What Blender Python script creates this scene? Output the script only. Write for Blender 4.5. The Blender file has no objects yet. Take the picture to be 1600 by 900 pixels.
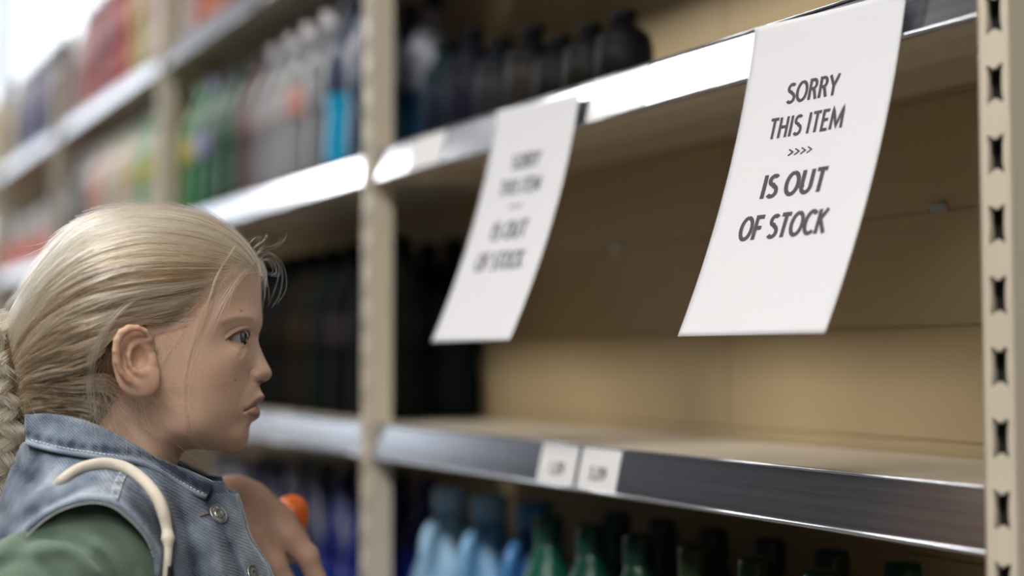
import bpy, math, random
import numpy as np
from mathutils import Vector, Matrix
from mathutils.geometry import delaunay_2d_cdt

random.seed(7); RNG = np.random.default_rng(7)
SC = bpy.context.scene
COL = SC.collection
PI = math.pi

# ------------------------------------------------------------------ camera
F = 2200.0                                   # focal length in pixels of the 1600x900 frame
PHI = math.radians(28.8)                     # angle between the aisle (+Y) and the view axis
PITCH = math.atan(108.0 / F)
EYE = np.array([0.0, 0.0, 1.15])             # eye height above the floor
cam_d = bpy.data.cameras.new('camera'); cam = bpy.data.objects.new('camera', cam_d); COL.objects.link(cam)
cam.location = EYE
cam.rotation_euler = (PI / 2 + PITCH, 0, -PHI)
cam_d.sensor_width = 36; cam_d.lens = F / 1600 * 36
cam_d.clip_start = .05; cam_d.clip_end = 100
cam_d.dof.use_dof = True; cam_d.dof.focus_distance = 1.15; cam_d.dof.aperture_fstop = 1.68
cam_d.dof.aperture_blades = 0
SC.camera = cam

# ------------------------------------------------------------------ world, exposure
w_ = bpy.data.worlds.new('World'); SC.world = w_; w_.use_nodes = True
bgn = w_.node_tree.nodes['Background']
bgn.inputs[0].default_value = (.86, .93, 1.0, 1); bgn.inputs[1].default_value = 1.8
SC.view_settings.view_transform = 'Standard'; SC.view_settings.look = 'None'
SC.view_settings.gamma = 1; SC.view_settings.use_curve_mapping = False
SC.view_settings.exposure = 0.5
LAMP_STRENGTH = 23.0

# ------------------------------------------------------------------ helpers: colour, materials
def lin(r, g, b):
    f = lambda c: (c / 255 / 12.92) if c / 255 <= .04045 else ((c / 255 + .055) / 1.055) ** 2.4
    return (f(r), f(g), f(b), 1.0)

def mat(name, col, rough=.5, metal=0., spec=.5, coat=0., trans=0., emit=None, estr=0., sss=0., noise=None, bump=None, sheen=0., ior=1.45):
    """noise = (scale xyz, amount, second colour); bump = (scale xyz, strength, distance)."""
    m = bpy.data.materials.new(name); m.use_nodes = True
    nt = m.node_tree; b = nt.nodes['Principled BSDF']
    b.inputs['Base Color'].default_value = col; b.inputs['Roughness'].default_value = rough
    b.inputs['Metallic'].default_value = metal; b.inputs['Specular IOR Level'].default_value = spec
    b.inputs['Coat Weight'].default_value = coat; b.inputs['Transmission Weight'].default_value = trans
    b.inputs['IOR'].default_value = ior; b.inputs['Sheen Weight'].default_value = sheen
    if sss:
        b.inputs['Subsurface Weight'].default_value = sss
        b.inputs['Subsurface Radius'].default_value = (1.0, .35, .2); b.inputs['Subsurface Scale'].default_value = .006
    if emit:
        b.inputs['Emission Color'].default_value = emit; b.inputs['Emission Strength'].default_value = estr
    tc = None
    def coords(sc):
        nonlocal tc
        if tc is None: tc = nt.nodes.new('ShaderNodeTexCoord')
        mp = nt.nodes.new('ShaderNodeMapping'); mp.inputs['Scale'].default_value = sc
        nt.links.new(tc.outputs['Object'], mp.inputs['Vector']); return mp.outputs[0]
    if noise:
        n = nt.nodes.new('ShaderNodeTexNoise'); n.inputs['Scale'].default_value = 1; n.inputs['Detail'].default_value = 5
        nt.links.new(coords(noise[0]), n.inputs['Vector'])
        r = nt.nodes.new('ShaderNodeValToRGB'); r.color_ramp.elements[0].position = .5 - noise[1] / 2; r.color_ramp.elements[1].position = .5 + noise[1] / 2
        r.color_ramp.elements[0].color = col; r.color_ramp.elements[1].color = noise[2]
        nt.links.new(n.outputs[0], r.inputs[0]); nt.links.new(r.outputs[0], b.inputs['Base Color'])
    if bump:
        n = nt.nodes.new('ShaderNodeTexNoise'); n.inputs['Scale'].default_value = 1; n.inputs['Detail'].default_value = 3
        nt.links.new(coords(bump[0]), n.inputs['Vector'])
        k = nt.nodes.new('ShaderNodeBump'); k.inputs['Strength'].default_value = bump[1]; k.inputs['Distance'].default_value = bump[2]
        nt.links.new(n.outputs[0], k.inputs['Height']); nt.links.new(k.outputs[0], b.inputs['Normal'])
    return m

# ------------------------------------------------------------------ helpers: objects
def tag(o, label=None, cat=None, group=None, kind=None):
    if label: o['label'] = label
    if cat: o['category'] = cat
    if group: o['group'] = group
    if kind: o['kind'] = kind
    return o

def empty(name, loc=(0, 0, 0), rz=0.):
    o = bpy.data.objects.new(name, None); COL.objects.link(o); o.location = loc; o.rotation_euler = (0, 0, rz); o.empty_display_size = .05
    return o

def mesh_data(name, v, f, smooth=False):
    me = bpy.data.meshes.new(name)
    me.from_pydata([tuple(map(float, p)) for p in v], [], [tuple(int(i) for i in q) for q in f]); me.update()
    if smooth: me.polygons.foreach_set('use_smooth', [True] * len(me.polygons))
    return me

def fix_normals(me):
    import bmesh
    bm = bmesh.new(); bm.from_mesh(me); bmesh.ops.recalc_face_normals(bm, faces=bm.faces); bm.to_mesh(me); bm.free()

def obj(name, me, m=None, parent=None, loc=None):
    o = bpy.data.objects.new(name, me); COL.objects.link(o)
    if m is not None and not len(me.materials): me.materials.append(m)
    if parent is not None: o.parent = parent
    if loc is not None: o.location = loc
    return o

def link_copy(o, parent=None):
    c = o.copy(); COL.objects.link(c); c.parent = parent
    for ch in list(o.children): link_copy(ch, c)
    return c

class MB:
    """collects vertices and faces of one part"""
    def __init__(s): s.v = []; s.f = []
    def add(s, v, f):
        o = len(s.v); s.v += [tuple(p) for p in v]; s.f += [tuple(i + o for i in q) for q in f]; return s
    def box(s, x0, x1, y0, y1, z0, z1):
        v = [(x, y, z) for x in (x0, x1) for y in (y0, y1) for z in (z0, z1)]
        return s.add(v, [(0, 1, 3, 2), (4, 6, 7, 5), (0, 4, 5, 1), (2, 3, 7, 6), (0, 2, 6, 4), (1, 5, 7, 3)])
    def lathe(s, prof, n=20, c=(0, 0, 0)):
        v = []; f = []
        for r, z in prof:
            for k in range(n):
                a = 2 * PI * k / n; v.append((c[0] + r * math.cos(a), c[1] + r * math.sin(a), c[2] + z))
        for i in range(len(prof) - 1):
            for k in range(n):
                f.append((i * n + k, i * n + (k + 1) % n, (i + 1) * n + (k + 1) % n, (i + 1) * n + k))
        f.append(tuple(reversed(range(n)))); f.append(tuple((len(prof) - 1) * n + k for k in range(n)))
        return s.add(v, f)
    def tube(s, pts, rad, n=8, cap=True):
        pts = np.asarray(pts, float); m = len(pts); rad = np.broadcast_to(np.asarray(rad, float), (m,))
        t = np.gradient(pts, axis=0); t /= np.linalg.norm(t, axis=1)[:, None] + 1e-12
        u = np.cross(t[0], (0, 0, 1.)); u = u if np.linalg.norm(u) > 1e-3 else np.cross(t[0], (1., 0, 0)); u /= np.linalg.norm(u)
        v = []
        for i in range(m):
            u = u - t[i] * (u @ t[i]); u /= np.linalg.norm(u); w = np.cross(t[i], u)
            for k in range(n):
                a = 2 * PI * k / n; v.append(pts[i] + rad[i] * (math.cos(a) * u + math.sin(a) * w))
        f = [(i * n + k, i * n + (k + 1) % n, (i + 1) * n + (k + 1) % n, (i + 1) * n + k) for i in range(m - 1) for k in range(n)]
        if cap: f.append(tuple(reversed(range(n)))); f.append(tuple((m - 1) * n + k for k in range(n)))
        return s.add(v, f)
    def prism(s, poly, y0, y1):
        """poly in the X-Z plane, extruded along Y"""
        n = len(poly); v = [(x, y0, z) for x, z in poly] + [(x, y1, z) for x, z in poly]
        f = [(k, (k + 1) % n, n + (k + 1) % n, n + k) for k in range(n)]
        f += [tuple(reversed(range(n))), tuple(range(n, 2 * n))]
        return s.add(v, f)
    def mesh(s, name, smooth=False):
        me = mesh_data(name, s.v, s.f, smooth); fix_normals(me); return me
    def build(s, name, m, parent=None, smooth=False, loc=None): return obj(name, s.mesh(name, smooth), m, parent, loc)

# ------------------------------------------------------------------ helpers: pixel rays used to measure the photograph
cr = np.array([math.cos(PHI), -math.sin(PHI), 0]); cf0 = np.array([math.sin(PHI), math.cos(PHI), 0]); cz = np.array([0, 0, 1.])
cf = cf0 * math.cos(PITCH) + cz * math.sin(PITCH); cu = cz * math.cos(PITCH) - cf0 * math.sin(PITCH)
def ray(px, py):
    px = np.asarray(px, float)[..., None]; py = np.asarray(py, float)[..., None]
    return cf + cr * (px - 800) / F - cu * (py - 450) / F
def project(p):
    d = np.asarray(p, float) - EYE; z = d @ cf
    return 800 + F * (d @ cr) / z, 450 - F * (d @ cu) / z
# the frame of the girl: a = forward (where she faces), b = up, w = towards her right side
Z0 = 1.19
HEAD = EYE + ray(215, 520) * Z0
WAX = EYE - HEAD; WAX[2] = 0; WD = np.linalg.norm(WAX); WAX /= WD
AAX = np.cross(cz, WAX)
def pw(px, py, w=0.):
    d = ray(px, py); w = np.asarray(w, float)
    s = (w - WD) / (d @ WAX)
    return EYE + d * s[..., None]
def to_loc(p):
    q = np.asarray(p) - HEAD; return np.stack([q @ AAX, q @ cz, q @ WAX], -1)
def to_world(l):
    l = np.asarray(l); return HEAD + l[..., 0:1] * AAX + l[..., 1:2] * cz + l[..., 2:3] * WAX
def lp(px, py, w=0.): return to_loc(pw(px, py, w))

class TPS:
    def __init__(s, x, y, reg=0.):
        s.x = np.asarray(x, float); n = len(s.x)
        s.mu = s.x.mean(0); s.sc = s.x.std() + 1e-9; s.q = (s.x - s.mu) / s.sc
        K = s.k(s.q, s.q) + reg * np.eye(n); Pm = np.c_[np.ones(n), s.q]
        M = np.block([[K, Pm], [Pm.T, np.zeros((3, 3))]])
        s.c = np.linalg.lstsq(M, np.r_[np.asarray(y, float), 0, 0, 0], rcond=None)[0]
    @staticmethod
    def k(a, b):
        d2 = ((a[:, None] - b[None]) ** 2).sum(-1); return .5 * d2 * np.log(d2 + 1e-12)
    def __call__(s, p):
        p = np.asarray(p, float); sh = p.shape[:-1]; p = ((p.reshape(-1, 2)) - s.mu) / s.sc
        out = np.concatenate([s.k(c, s.q) @ s.c[:-3] + np.c_[np.ones(len(c)), c] @ s.c[-3:] for c in np.array_split(p, max(1, len(p) // 4000))])
        return out.reshape(sh)

def spline(pts, n, closed=False):
    """Catmull-Rom through pts, resampled to n points of equal arc length"""
    p = np.asarray(pts, float)
    q = np.vstack([p[-1], p, p[0], p[1]]) if closed else np.vstack([2 * p[0] - p[1], p, 2 * p[-1] - p[-2]])
    m = len(p) if closed else len(p) - 1; out = []
    t = np.linspace(0, 1, 24, endpoint=False)[:, None]
    for i in range(m):
        a, b, c, d = q[i], q[i + 1], q[i + 2], q[i + 3]
        out.append(.5 * (2 * b + (c - a) * t + (2 * a - 5 * b + 4 * c - d) * t ** 2 + (3 * b - a - 3 * c + d) * t ** 3))
    out.append(p[:1] if closed else p[-1:]); out = np.vstack(out)
    s = np.r_[0, np.cumsum(np.linalg.norm(np.diff(out, axis=0), axis=1))]
    u = np.linspace(0, s[-1], n + 1)[:-1] if closed else np.linspace(0, s[-1], n)
    return np.stack([np.interp(u, s, out[:, k]) for k in range(p.shape[1])], -1)

def in_poly(x, y, poly):
    c = np.zeros(np.shape(x), bool); n = len(poly)
    for i in range(n):
        x0, y0 = poly[i]; x1, y1 = poly[i - 1]
        k = ((y0 > y) != (y1 > y)) & (x < (x1 - x0) * (y - y0) / (y1 - y0 + 1e-12) + x0); c ^= k
    return c

def dist_line(x, y, line):
    d = np.full(np.shape(x), 1e9)
    for (x0, y0), (x1, y1) in zip(line[:-1], line[1:]):
        dx, dy = x1 - x0, y1 - y0; t = np.clip(((x - x0) * dx + (y - y0) * dy) / (dx * dx + dy * dy + 1e-9), 0, 1)
        d = np.minimum(d, np.hypot(x - x0 - t * dx, y - y0 - t * dy))
    return d

def cdt_fill(outline, step):
    """triangulate a 2D outline with an even interior grid"""
    o = np.asarray(outline, float)
    gx, gy = np.meshgrid(np.arange(o[:, 0].min(), o[:, 0].max(), step), np.arange(o[:, 1].min(), o[:, 1].max(), step))
    gx[1::2] += step / 2; g = np.c_[gx.ravel(), gy.ravel()]
    k = in_poly(g[:, 0], g[:, 1], o) & (dist_line(g[:, 0], g[:, 1], np.vstack([o, o[:1]])) > step * .55); g = g[k]
    n = len(o); pts = [Vector(p) for p in np.vstack([o, g])]
    vs, es, fs, *_ = delaunay_2d_cdt(pts, [(i, (i + 1) % n) for i in range(n)], [list(range(n))], 1, 1e-6)
    return np.array([tuple(v) for v in vs]), [tuple(f) for f in fs], n

def surface_nets(f, org, h):
    s = f < 0; nx, ny, nz = f.shape
    cs = np.zeros((nx - 1, ny - 1, nz - 1), np.int8)
    for i in (0, 1):
        for j in (0, 1):
            for k in (0, 1): cs += s[i:nx - 1 + i, j:ny - 1 + j, k:nz - 1 + k]
    act = (cs > 0) & (cs < 8); idx = -np.ones(act.shape, int); ijk = np.argwhere(act); idx[act] = np.arange(len(ijk))
    acc = np.zeros((len(ijk), 3)); cnt = np.zeros(len(ijk)); I, J, K = ijk.T
    cor = [(i, j, k) for i in (0, 1) for j in (0, 1) for k in (0, 1)]
    for a in cor:
        for ax in range(3):
            if a[ax]: continue
            b = list(a); b[ax] = 1
            fa = f[I + a[0], J + a[1], K + a[2]]; fb = f[I + b[0], J + b[1], K + b[2]]
            m = (fa < 0) != (fb < 0); t = np.where(m, fa / (fa - fb + 1e-20), 0)
            p = np.tile(np.array(a, float), (len(ijk), 1)); p[:, ax] += t
            acc[m] += p[m]; cnt += m
    v = (ijk + acc / cnt[:, None]) * h + org
    faces = []
    for ax in range(3):
        sl0 = [slice(None)] * 3; sl1 = [slice(None)] * 3; sl0[ax] = slice(0, -1); sl1[ax] = slice(1, None)
        e = s[tuple(sl0)] != s[tuple(sl1)]; q = np.argwhere(e); flip = s[tuple(sl0)][e]
        o1, o2 = (ax + 1) % 3, (ax + 2) % 3
        ok = (q[:, o1] > 0) & (q[:, o2] > 0) & (q[:, o1] < act.shape[o1]) & (q[:, o2] < act.shape[o2]); q = q[ok]; flip = flip[ok]
        c = []
        for d1, d2 in ((-1, -1), (0, -1), (0, 0), (-1, 0)):
            r = q.copy(); r[:, o1] += d1; r[:, o2] += d2; c.append(idx[r[:, 0], r[:, 1], r[:, 2]])
        c = np.stack(c, -1); c[~flip] = c[~flip][:, ::-1]; faces.append(c)
    return v, np.vstack(faces)

def smin(a, b, k): h = np.maximum(k - np.abs(a - b), 0) / k; return np.minimum(a, b) - h * h * k / 4
def smax(a, b, k): return -smin(-a, -b, k)
def sd_cone(P, a, b, ra, rb):
    a = np.asarray(a); b = np.asarray(b); d = b - a; t = np.clip(((P - a) @ d) / (d @ d + 1e-12), 0, 1)
    return np.linalg.norm(P - a - t[..., None] * d, axis=-1) - (ra + (rb - ra) * t)
def sd_ell(P, c, r):
    q = (P - np.asarray(c)) / np.asarray(r); k = np.linalg.norm(q, axis=-1); return (k - 1) * min(r)
def sdf_mesh(fn, lo, hi, h):
    ax = [np.arange(lo[i], hi[i] + h, h) for i in range(3)]
    G = np.stack(np.meshgrid(*ax, indexing='ij'), -1).astype(np.float32)
    return surface_nets(fn(G), np.asarray(lo), h)
# ================================================================== the store
CH = 1.15                                    # camera height: "h" below counts from here
M_beige = mat('beige powder coat', lin(208, 196, 176), .42, spec=.4, bump=((60, 60, 60), .05, .001))
M_beige_back = mat('beige back panel', lin(186, 166, 130), .45, spec=.35, noise=((6, 3, 3), .8, lin(176, 155, 118)))
M_floor = mat('grey floor tile', lin(118, 115, 110), .25, noise=((3, 3, 3), .6, lin(104, 102, 98)))
M_wall = mat('white wall', lin(225, 226, 224), .8, noise=((2, 2, 2), .6, lin(215, 216, 214)))
M_ceil = mat('white ceiling', lin(232, 232, 230), .9, bump=((40, 40, 40), .1, .002))
M_left = mat('dark wall panelling', lin(44, 43, 42), .7, noise=((1, 1, 1), .7, lin(34, 33, 33)))
M_frame = mat('grey window frame', lin(150, 152, 155), .4, metal=.3)
M_glass = mat('window glass', (1, 1, 1, 1), .02, trans=1., ior=1.05)
M_lamp = mat('lamp diffuser', (1, 1, 1, 1), .6, emit=(1, .985, .96, 1), estr=LAMP_STRENGTH)
M_house = mat('lamp housing', lin(220, 220, 218), .4)
X0, X1, Y0, Y1, ZC = -2.4, 5.0, -3.2, 8.4, 3.5
def slab(name, x0, x1, y0, y1, z0, z1, m):
    return tag(MB().box(x0, x1, y0, y1, z0, z1).build(name, m), kind='structure')
slab('floor', X0, X1, Y0, Y1, -.1, 0, M_floor)
slab('ceiling', X0, X1, Y0, Y1, ZC, ZC + .1, M_ceil)
slab('wall_left', X0 - .1, X0, Y0, Y1, 0, ZC, M_left)
slab('wall_right', X1, X1 + .1, Y0, Y1, 0, ZC, M_wall)
slab('wall_back', X0, X1, Y0 - .1, Y0, 0, ZC, mat('grey painted wall', lin(132, 130, 126), .8, noise=((2, 2, 2), .6, lin(120, 118, 115))))
WZ = 1.75
slab('wall_end', X0, X1, Y1, Y1 + .1, 0, WZ, M_wall)
nW = 2; ww = (X1 - X0) / nW
for k in range(nW):
    a, b = X0 + k * ww, X0 + (k + 1) * ww
    fr = MB()
    for q in ((a, a + .04, WZ, ZC), (b - .04, b, WZ, ZC), (a, b, WZ, WZ + .04), (a, b, ZC - .04, ZC)): fr.box(q[0], q[1], Y1, Y1 + .06, q[2], q[3])
    wo = tag(fr.build('window_%d' % (k + 1), M_frame), kind='structure')
    MB().box(a + .04, b - .04, Y1 + .02, Y1 + .028, WZ + .04, ZC - .04).build('pane', M_glass, wo)
# ceiling lamps over the aisle
lamp_y = [-2.15, -.55, 1.05, 4.25, 7.45]  # the second is unseen, added to brighten the girl's cheek
wordy = ['furthest behind the viewer', 'added behind the viewer to brighten the girl', 'nearest above the girl', 'over the fourth bay', 'closest to the far windows']
LZ = 3.06
for k, y in enumerate(lamp_y):
    L = empty('ceiling_light', (-.87, y, LZ))
    MB().box(-.215, .215, -.60, .60, 0, .06).build('housing', M_house, L)
    MB().box(-.2, .2, -.58, .58, -.015, 0).build('diffuser', M_lamp, L)
    for q in (-.42, .42): MB().lathe([(.006, .06), (.006, ZC - LZ)], 8, (0, q, 0)).build('rod', M_frame, L)
    tag(L, 'long white hanging lamp above the aisle, ' + wordy[k], 'lamp', 'lamps in a row above the aisle')

# ------------------------------------------------------------------ shelving
PF, PB, BAY = .78, 1.005, 1.123              # front plane, back plane (distance from the camera's aisle line), bay length
UY = [.7077 + BAY * k for k in range(-1, 6)]  # far edge of each upright; UY[1] is the near one in view
UW, UD, UTOP, USL = .029, .034, .82, .0494
M_rail = mat('grey brushed price rail', lin(180, 181, 188), .19, metal=.97, noise=((300, .8, 300), .5, lin(150, 151, 158)), bump=((500, 1.2, 500), .08, .0006))
M_raillip = mat('clear bright lip', lin(190, 191, 196), .15, metal=.8)
M_tag = mat('paper price tag', lin(226, 224, 224), .5, coat=.3)
M_ink = mat('black print', lin(58, 56, 58), .6)
M_clip = mat('bright steel clip', lin(230, 228, 225), .12, metal=1.)
M_slot = mat('dark slot shade', lin(60, 60, 56), .6, metal=.2)
rack = empty('shelving_rack', (PF, 0, 0))
tag(rack, 'long beige metal shelving rack with slotted uprights and grey price rails', 'shelving')
def slot_face():
    """one 50 mm cell of the upright's front with its notched slot, in the Y-Z plane, centred on the slot"""
    hw, hh = UW / 2, USL / 2
    sl = [(-.0078, -.0138), (-.0042, -.0130), (0, -.0102), (.0042, -.0130), (.0078, -.0138), (.0066, -.007), (.0063, 0), (.0066, .007),
          (.0078, .0138), (.0042, .0130), (0, .0102), (-.0042, .0130), (-.0078, .0138), (-.0066, .007), (-.0063, 0), (-.0066, -.007)]
    out = []
    for y, z in sl:
        if abs(z) > .009: out.append((max(-hw, min(hw, y * hw / .0078)), math.copysign(hh, z)))
        else: out.append((math.copysign(hw, y), z * hh / .0138))
    n = len(sl)
    v = [(0, y, z) for y, z in out] + [(0, y, z) for y, z in sl] + [(.003, y, z) for y, z in sl]
    f = [(k, (k + 1) % n, n + (k + 1) % n, n + k) for k in range(n)] + [(n + k, n + (k + 1) % n, 2 * n + (k + 1) % n, 2 * n + k) for k in range(n)]
    return v, f
SLOT0 = CH + (558 - 463) / 2224.             # height of one slot on the near upright
def upright_mesh():
    b = MB(); v, f = slot_face()
    k0 = -int(SLOT0 / USL)
    ks = [k for k in range(k0, 60) if SLOT0 + k * USL + USL / 2 < CH + UTOP]
    for k in ks: b.add([(x, y, z + SLOT0 + k * USL) for x, y, z in v], f)
    zlo = SLOT0 + ks[0] * USL - USL / 2; zhi = SLOT0 + ks[-1] * USL + USL / 2
    h = UW / 2
    b.box(0, UD, -h, -h + .002, zlo, zhi); b.box(0, UD, h - .002, h, zlo, zhi); b.box(UD - .002, UD, -h + .002, h - .002, zlo, zhi)
    b.box(0, UD, -h, h, 0, zlo); b.box(0, UD, -h, h, zhi, zhi + .004)
    return b.mesh('upright')
um = upright_mesh()
core = MB().box(.012, .014, -UW / 2 + .002, UW / 2 - .002, .1, CH + UTOP).mesh('slot_shade')  # dark sheet behind the slots: shade of the hollow post put into colour
for k, y in enumerate(UY[1:]):
    o = obj('upright', um, M_beige, rack, (-.014, y - UW / 2, 0)); obj('slot_shade', core, M_slot, o)

def shelf_mesh(L, depth):
    b = MB(); t = .004
    b.box(.002, depth, 0, L, -t, 0)                                  # top sheet
    b.box(.0, .003, 0, L, -.040, 0.0)                                # front fold
    b.box(.003, .022, 0, L, -.042, -.038)                            # return lip below
    b.box(depth - .003, depth, 0, L, -.03, 0)
    for x in (.055, .1, .15):                                        # pressed ribs on the underside
        b.prism([(x, -t), (x + .006, -.016), (x + .022, -.016), (x + .028, -t)], 0, L)
    for y in (0, L - .002): b.box(.003, depth - .003, y, y + .002, -.034, -t)
    return b.mesh('shelf')
RTOP, RBOT, RTILT = .001, -.043, .010
def rail_profile():
    """curved scanner rail: front curve from top to bottom, leaning outwards at its foot"""
    n = 9; fr = []
    for i in range(n):
        t = i / (n - 1); z = RTOP + (RBOT - RTOP) * t
        x = -.0015 - RTILT * t - .0002 * math.sin(PI * t); fr.append((x, z))
    return fr
def rail_mesh(L):
    fr = rail_profile(); back = [(x + .0025, z) for x, z in reversed(fr)]
    b = MB().prism(fr + back, 0, L); return b.mesh('price_rail', False)
def lip_mesh(L):
    b = MB(); fr = rail_profile()
    b.tube([(fr[-1][0] - .0002, .0, fr[-1][1]), (fr[-1][0] - .0002, L, fr[-1][1])], .0021, 10)
    b.tube([(fr[0][0] - .001, 0, fr[0][1] + .0005), (fr[0][0] - .001, L, fr[0][1] + .0005)], .0014, 8)
    return b.mesh('rail_lip', True)
SHL = BAY - UW - .002; DEP = PB - PF - .003
sm = shelf_mesh(SHL, DEP); rm = rail_mesh(SHL); lm = lip_mesh(SHL)
LEV = {'base': -.50, 'lower': -.094, 'upper': .286, 'top': .645}     # shelf tops above camera height
shelves = {}
for kb in range(1, 6):
    ya = UY[kb] + .001
    for nm, h in LEV.items():
        s = obj('shelf', sm, M_beige, rack, (0, ya, CH + h))
        r = obj('price_rail', rm, M_rail, s); obj('rail_lip', lm, M_raillip, s)
        shelves[(kb, nm)] = s
        if kb == 1 and nm == 'lower': s['label'] = 'empty beige shelf with grey rail and two price tags'
        if kb == 1 and nm == 'upper': s['label'] = 'shelf with bright rail holding the two paper signs'
# back boards: rows of two per bay
RH = .11; r0 = .03 - RH * 5
bm_ = MB(); g = .0012
bm_.prism([(0, g), (0, RH - g), (.002, RH), (.006, RH), (.006, 0), (.002, 0)], g, BAY / 2 - g)
bmesh_board = bm_.mesh('back_board')
ymid = (UY[1] - UW / 2)
for kb in range(1, 6):
    for hf in (0, 1):
        for rrow in range(12):
            obj('back_board', bmesh_board, M_beige_back, rack, (PB - PF, ymid + (kb - 1) * BAY + hf * BAY / 2 + .055, CH + r0 + rrow * RH))
clip = MB().box(-.004, 0, -.011, .011, -.004, .004).mesh('clip')
for k in range(0, 6):
    obj('steel_clip', clip, M_clip, rack, (PB - PF, .978 + k * BAY / 2, CH + .142))

# price tags on the rails (a card each, slid into its rail; one stands for a reflection)
def y_of(px, X):
    th = math.atan((px - 800) / F) + PHI; return X / math.tan(th)
def text_mesh(txt, size, bold=0., align='CENTER'):
    c = bpy.data.curves.new('lettering', 'FONT'); c.body = txt; c.size = size; c.align_x = align; c.offset = bold; c.resolution_u = 6
    o = bpy.data.objects.new('tmp', c); COL.objects.link(o)
    me = bpy.data.meshes.new_from_object(o); bpy.data.objects.remove(o); bpy.data.curves.remove(c); return me
def price_tag(kb, nm, pxl, pxr, txt, label):
    s = shelves[(kb, nm)]; X = PF - .008
    y1, y0 = y_of(pxl, X), y_of(pxr, X); ys = UY[kb] + .001
    fr = rail_profile(); sel = fr[0:9]
    b = MB(); v = []; f = []
    for x, z in sel: v += [(x - .0012, y0 - ys, z), (x - .0012, y1 - ys, z)]
    f = [(2 * i, 2 * i + 1, 2 * i + 3, 2 * i + 2) for i in range(len(sel) - 1)]
    v2 = [(x + .0004, y, z) for x, y, z in v]; n = len(v)
    f += [tuple(i + n for i in reversed(q)) for q in f] + [(0, 1, n + 1, n), (n - 2, n - 1, 2 * n - 1, 2 * n - 2)] + [(2 * i, 2 * i + 2, n + 2 * i + 2, n + 2 * i) for i in range(len(sel) - 1)] + [(2 * i + 1, 2 * i + 3, n + 2 * i + 3, n + 2 * i + 1) for i in range(len(sel) - 1)]
    t = b.add(v + v2, f).build('price_tag', M_tag, s); t['label'] = label
    if txt:
        me = text_mesh(txt, .019, .0003); p = np.array([q.co for q in me.vertices]) if len(me.vertices) else np.zeros((0, 3))
        yc = (y0 + y1) / 2 - ys
        for q in me.vertices:
            z = -.031 + q.co.y; tt = min(max((z - RTOP) / (RBOT - RTOP), 0), 1)
            x = -.0015 - RTILT * tt - .0002 * math.sin(PI * tt) - .0016; q.co = (x, yc - q.co.x, z)
        obj('print', me, M_ink, s)
price_tag(1, 'lower', 843, 899, '1,09', 'white price tag nearer the second upright')
price_tag(1, 'lower', 905, 965, '5,09', 'white price tag nearer the bare end')
price_tag(1, 'upper', 640, 692, '', 'pale price tag')
price_tag(1, 'upper', 921, 1010, '', 'white strip standing for the bright reflection on the rail')  # white card added where the rail only shows a bright reflection

# ------------------------------------------------------------------ the two paper signs
M_paper = mat('white paper', lin(222, 221, 223), .75, spec=.25)
M_print = mat('dark grey print', lin(74, 70, 74), .7)
def arc(cx, cy, rx, ry, a0, a1, n=14): return [(cx + rx * math.cos(math.radians(a0 + (a1 - a0) * i / n)), cy + ry * math.sin(math.radians(a0 + (a1 - a0) * i / n))) for i in range(n + 1)]
GLYPH = {  # centre lines in a unit-high box, advance width
 'S': ([arc(.23, .74, .165, .19, 40, 270, 16)[0:] + arc(.23, .265, .18, .215, 90, -145, 16)[1:]], .46),
 'O': ([arc(.31, .5, .25, .45, 90, 450, 32)], .62),
 'C': ([arc(.30, .5, .25, .45, 48, 312, 26)], .52),
 'R': ([[(.09, 0), (.09, .95), (.22, .95)] + arc(.24, .735, .16, .215, 90, -90, 14) + [(.09, .52)], [(.24, .52), (.32, .40), (.44, 0)]], .51),
 'Y': ([[(.02, 1), (.25, .45), (.48, 1)], [(.25, .46), (.25, 0)]], .50),
 'T': ([[(.02, .95), (.46, .95)], [(.24, .95), (.24, 0)]], .48),
 'H': ([[(.09, 0), (.09, 1)], [(.47, 0), (.47, 1)], [(.09, .52), (.47, .52)]], .58),
 'I': ([[(.10, 0), (.10, 1)]], .22),
 'E': ([[(.40, .95), (.09, .95), (.09, .05), (.40, .05)], [(.09, .52), (.37, .52)]], .46),
 'M': ([[(.08, 0), (.10, 1), (.375, .12), (.65, 1), (.67, 0)]], .76),
 'U': ([[(.09, 1), (.09, .32)] + arc(.28, .32, .19, .27, 180, 360, 16) + [(.47, 1)]], .58),
 'F': ([[(.40, .95), (.09, .95), (.09, 0)], [(.09, .49), (.37, .49)]], .44),
 'K': ([[(.09, 0), (.09, 1)], [(.10, .50), (.43, 1)], [(.16, .58), (.46, 0)]], .50),
 '>': ([[(.06, .85), (.44, .5), (.06, .15)]], .52), ' ': ([], .22)}
def stroke(line, wd):
    """ribbon of width wd along a polyline with mitred corners"""
    p = np.array(line, float); d = np.diff(p, axis=0); d /= np.linalg.norm(d, axis=1)[:, None] + 1e-12
    nrm = np.c_[-d[:, 1], d[:, 0]]; v = []
    for i in range(len(p)):
        a = nrm[max(i - 1, 0)]; b = nrm[min(i, len(nrm) - 1)]; m = a + b; m /= np.linalg.norm(m) + 1e-12
        m *= min(1 / max(m @ a, .3), 1.9); v += [p[i] + m * wd / 2, p[i] - m * wd / 2]
    return v, [(2 * i, 2 * i + 2, 2 * i + 3, 2 * i + 1) for i in range(len(p) - 1)]
def subdiv(line, n=6):
    out = []
    for a, b in zip(line[:-1], line[1:]):
        k = max(1, int(math.hypot(b[0] - a[0], b[1] - a[1]) * n)); out += [(a[0] + (b[0] - a[0]) * i / k, a[1] + (b[1] - a[1]) * i / k) for i in range(k)]
    return out + [line[-1]]
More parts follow.
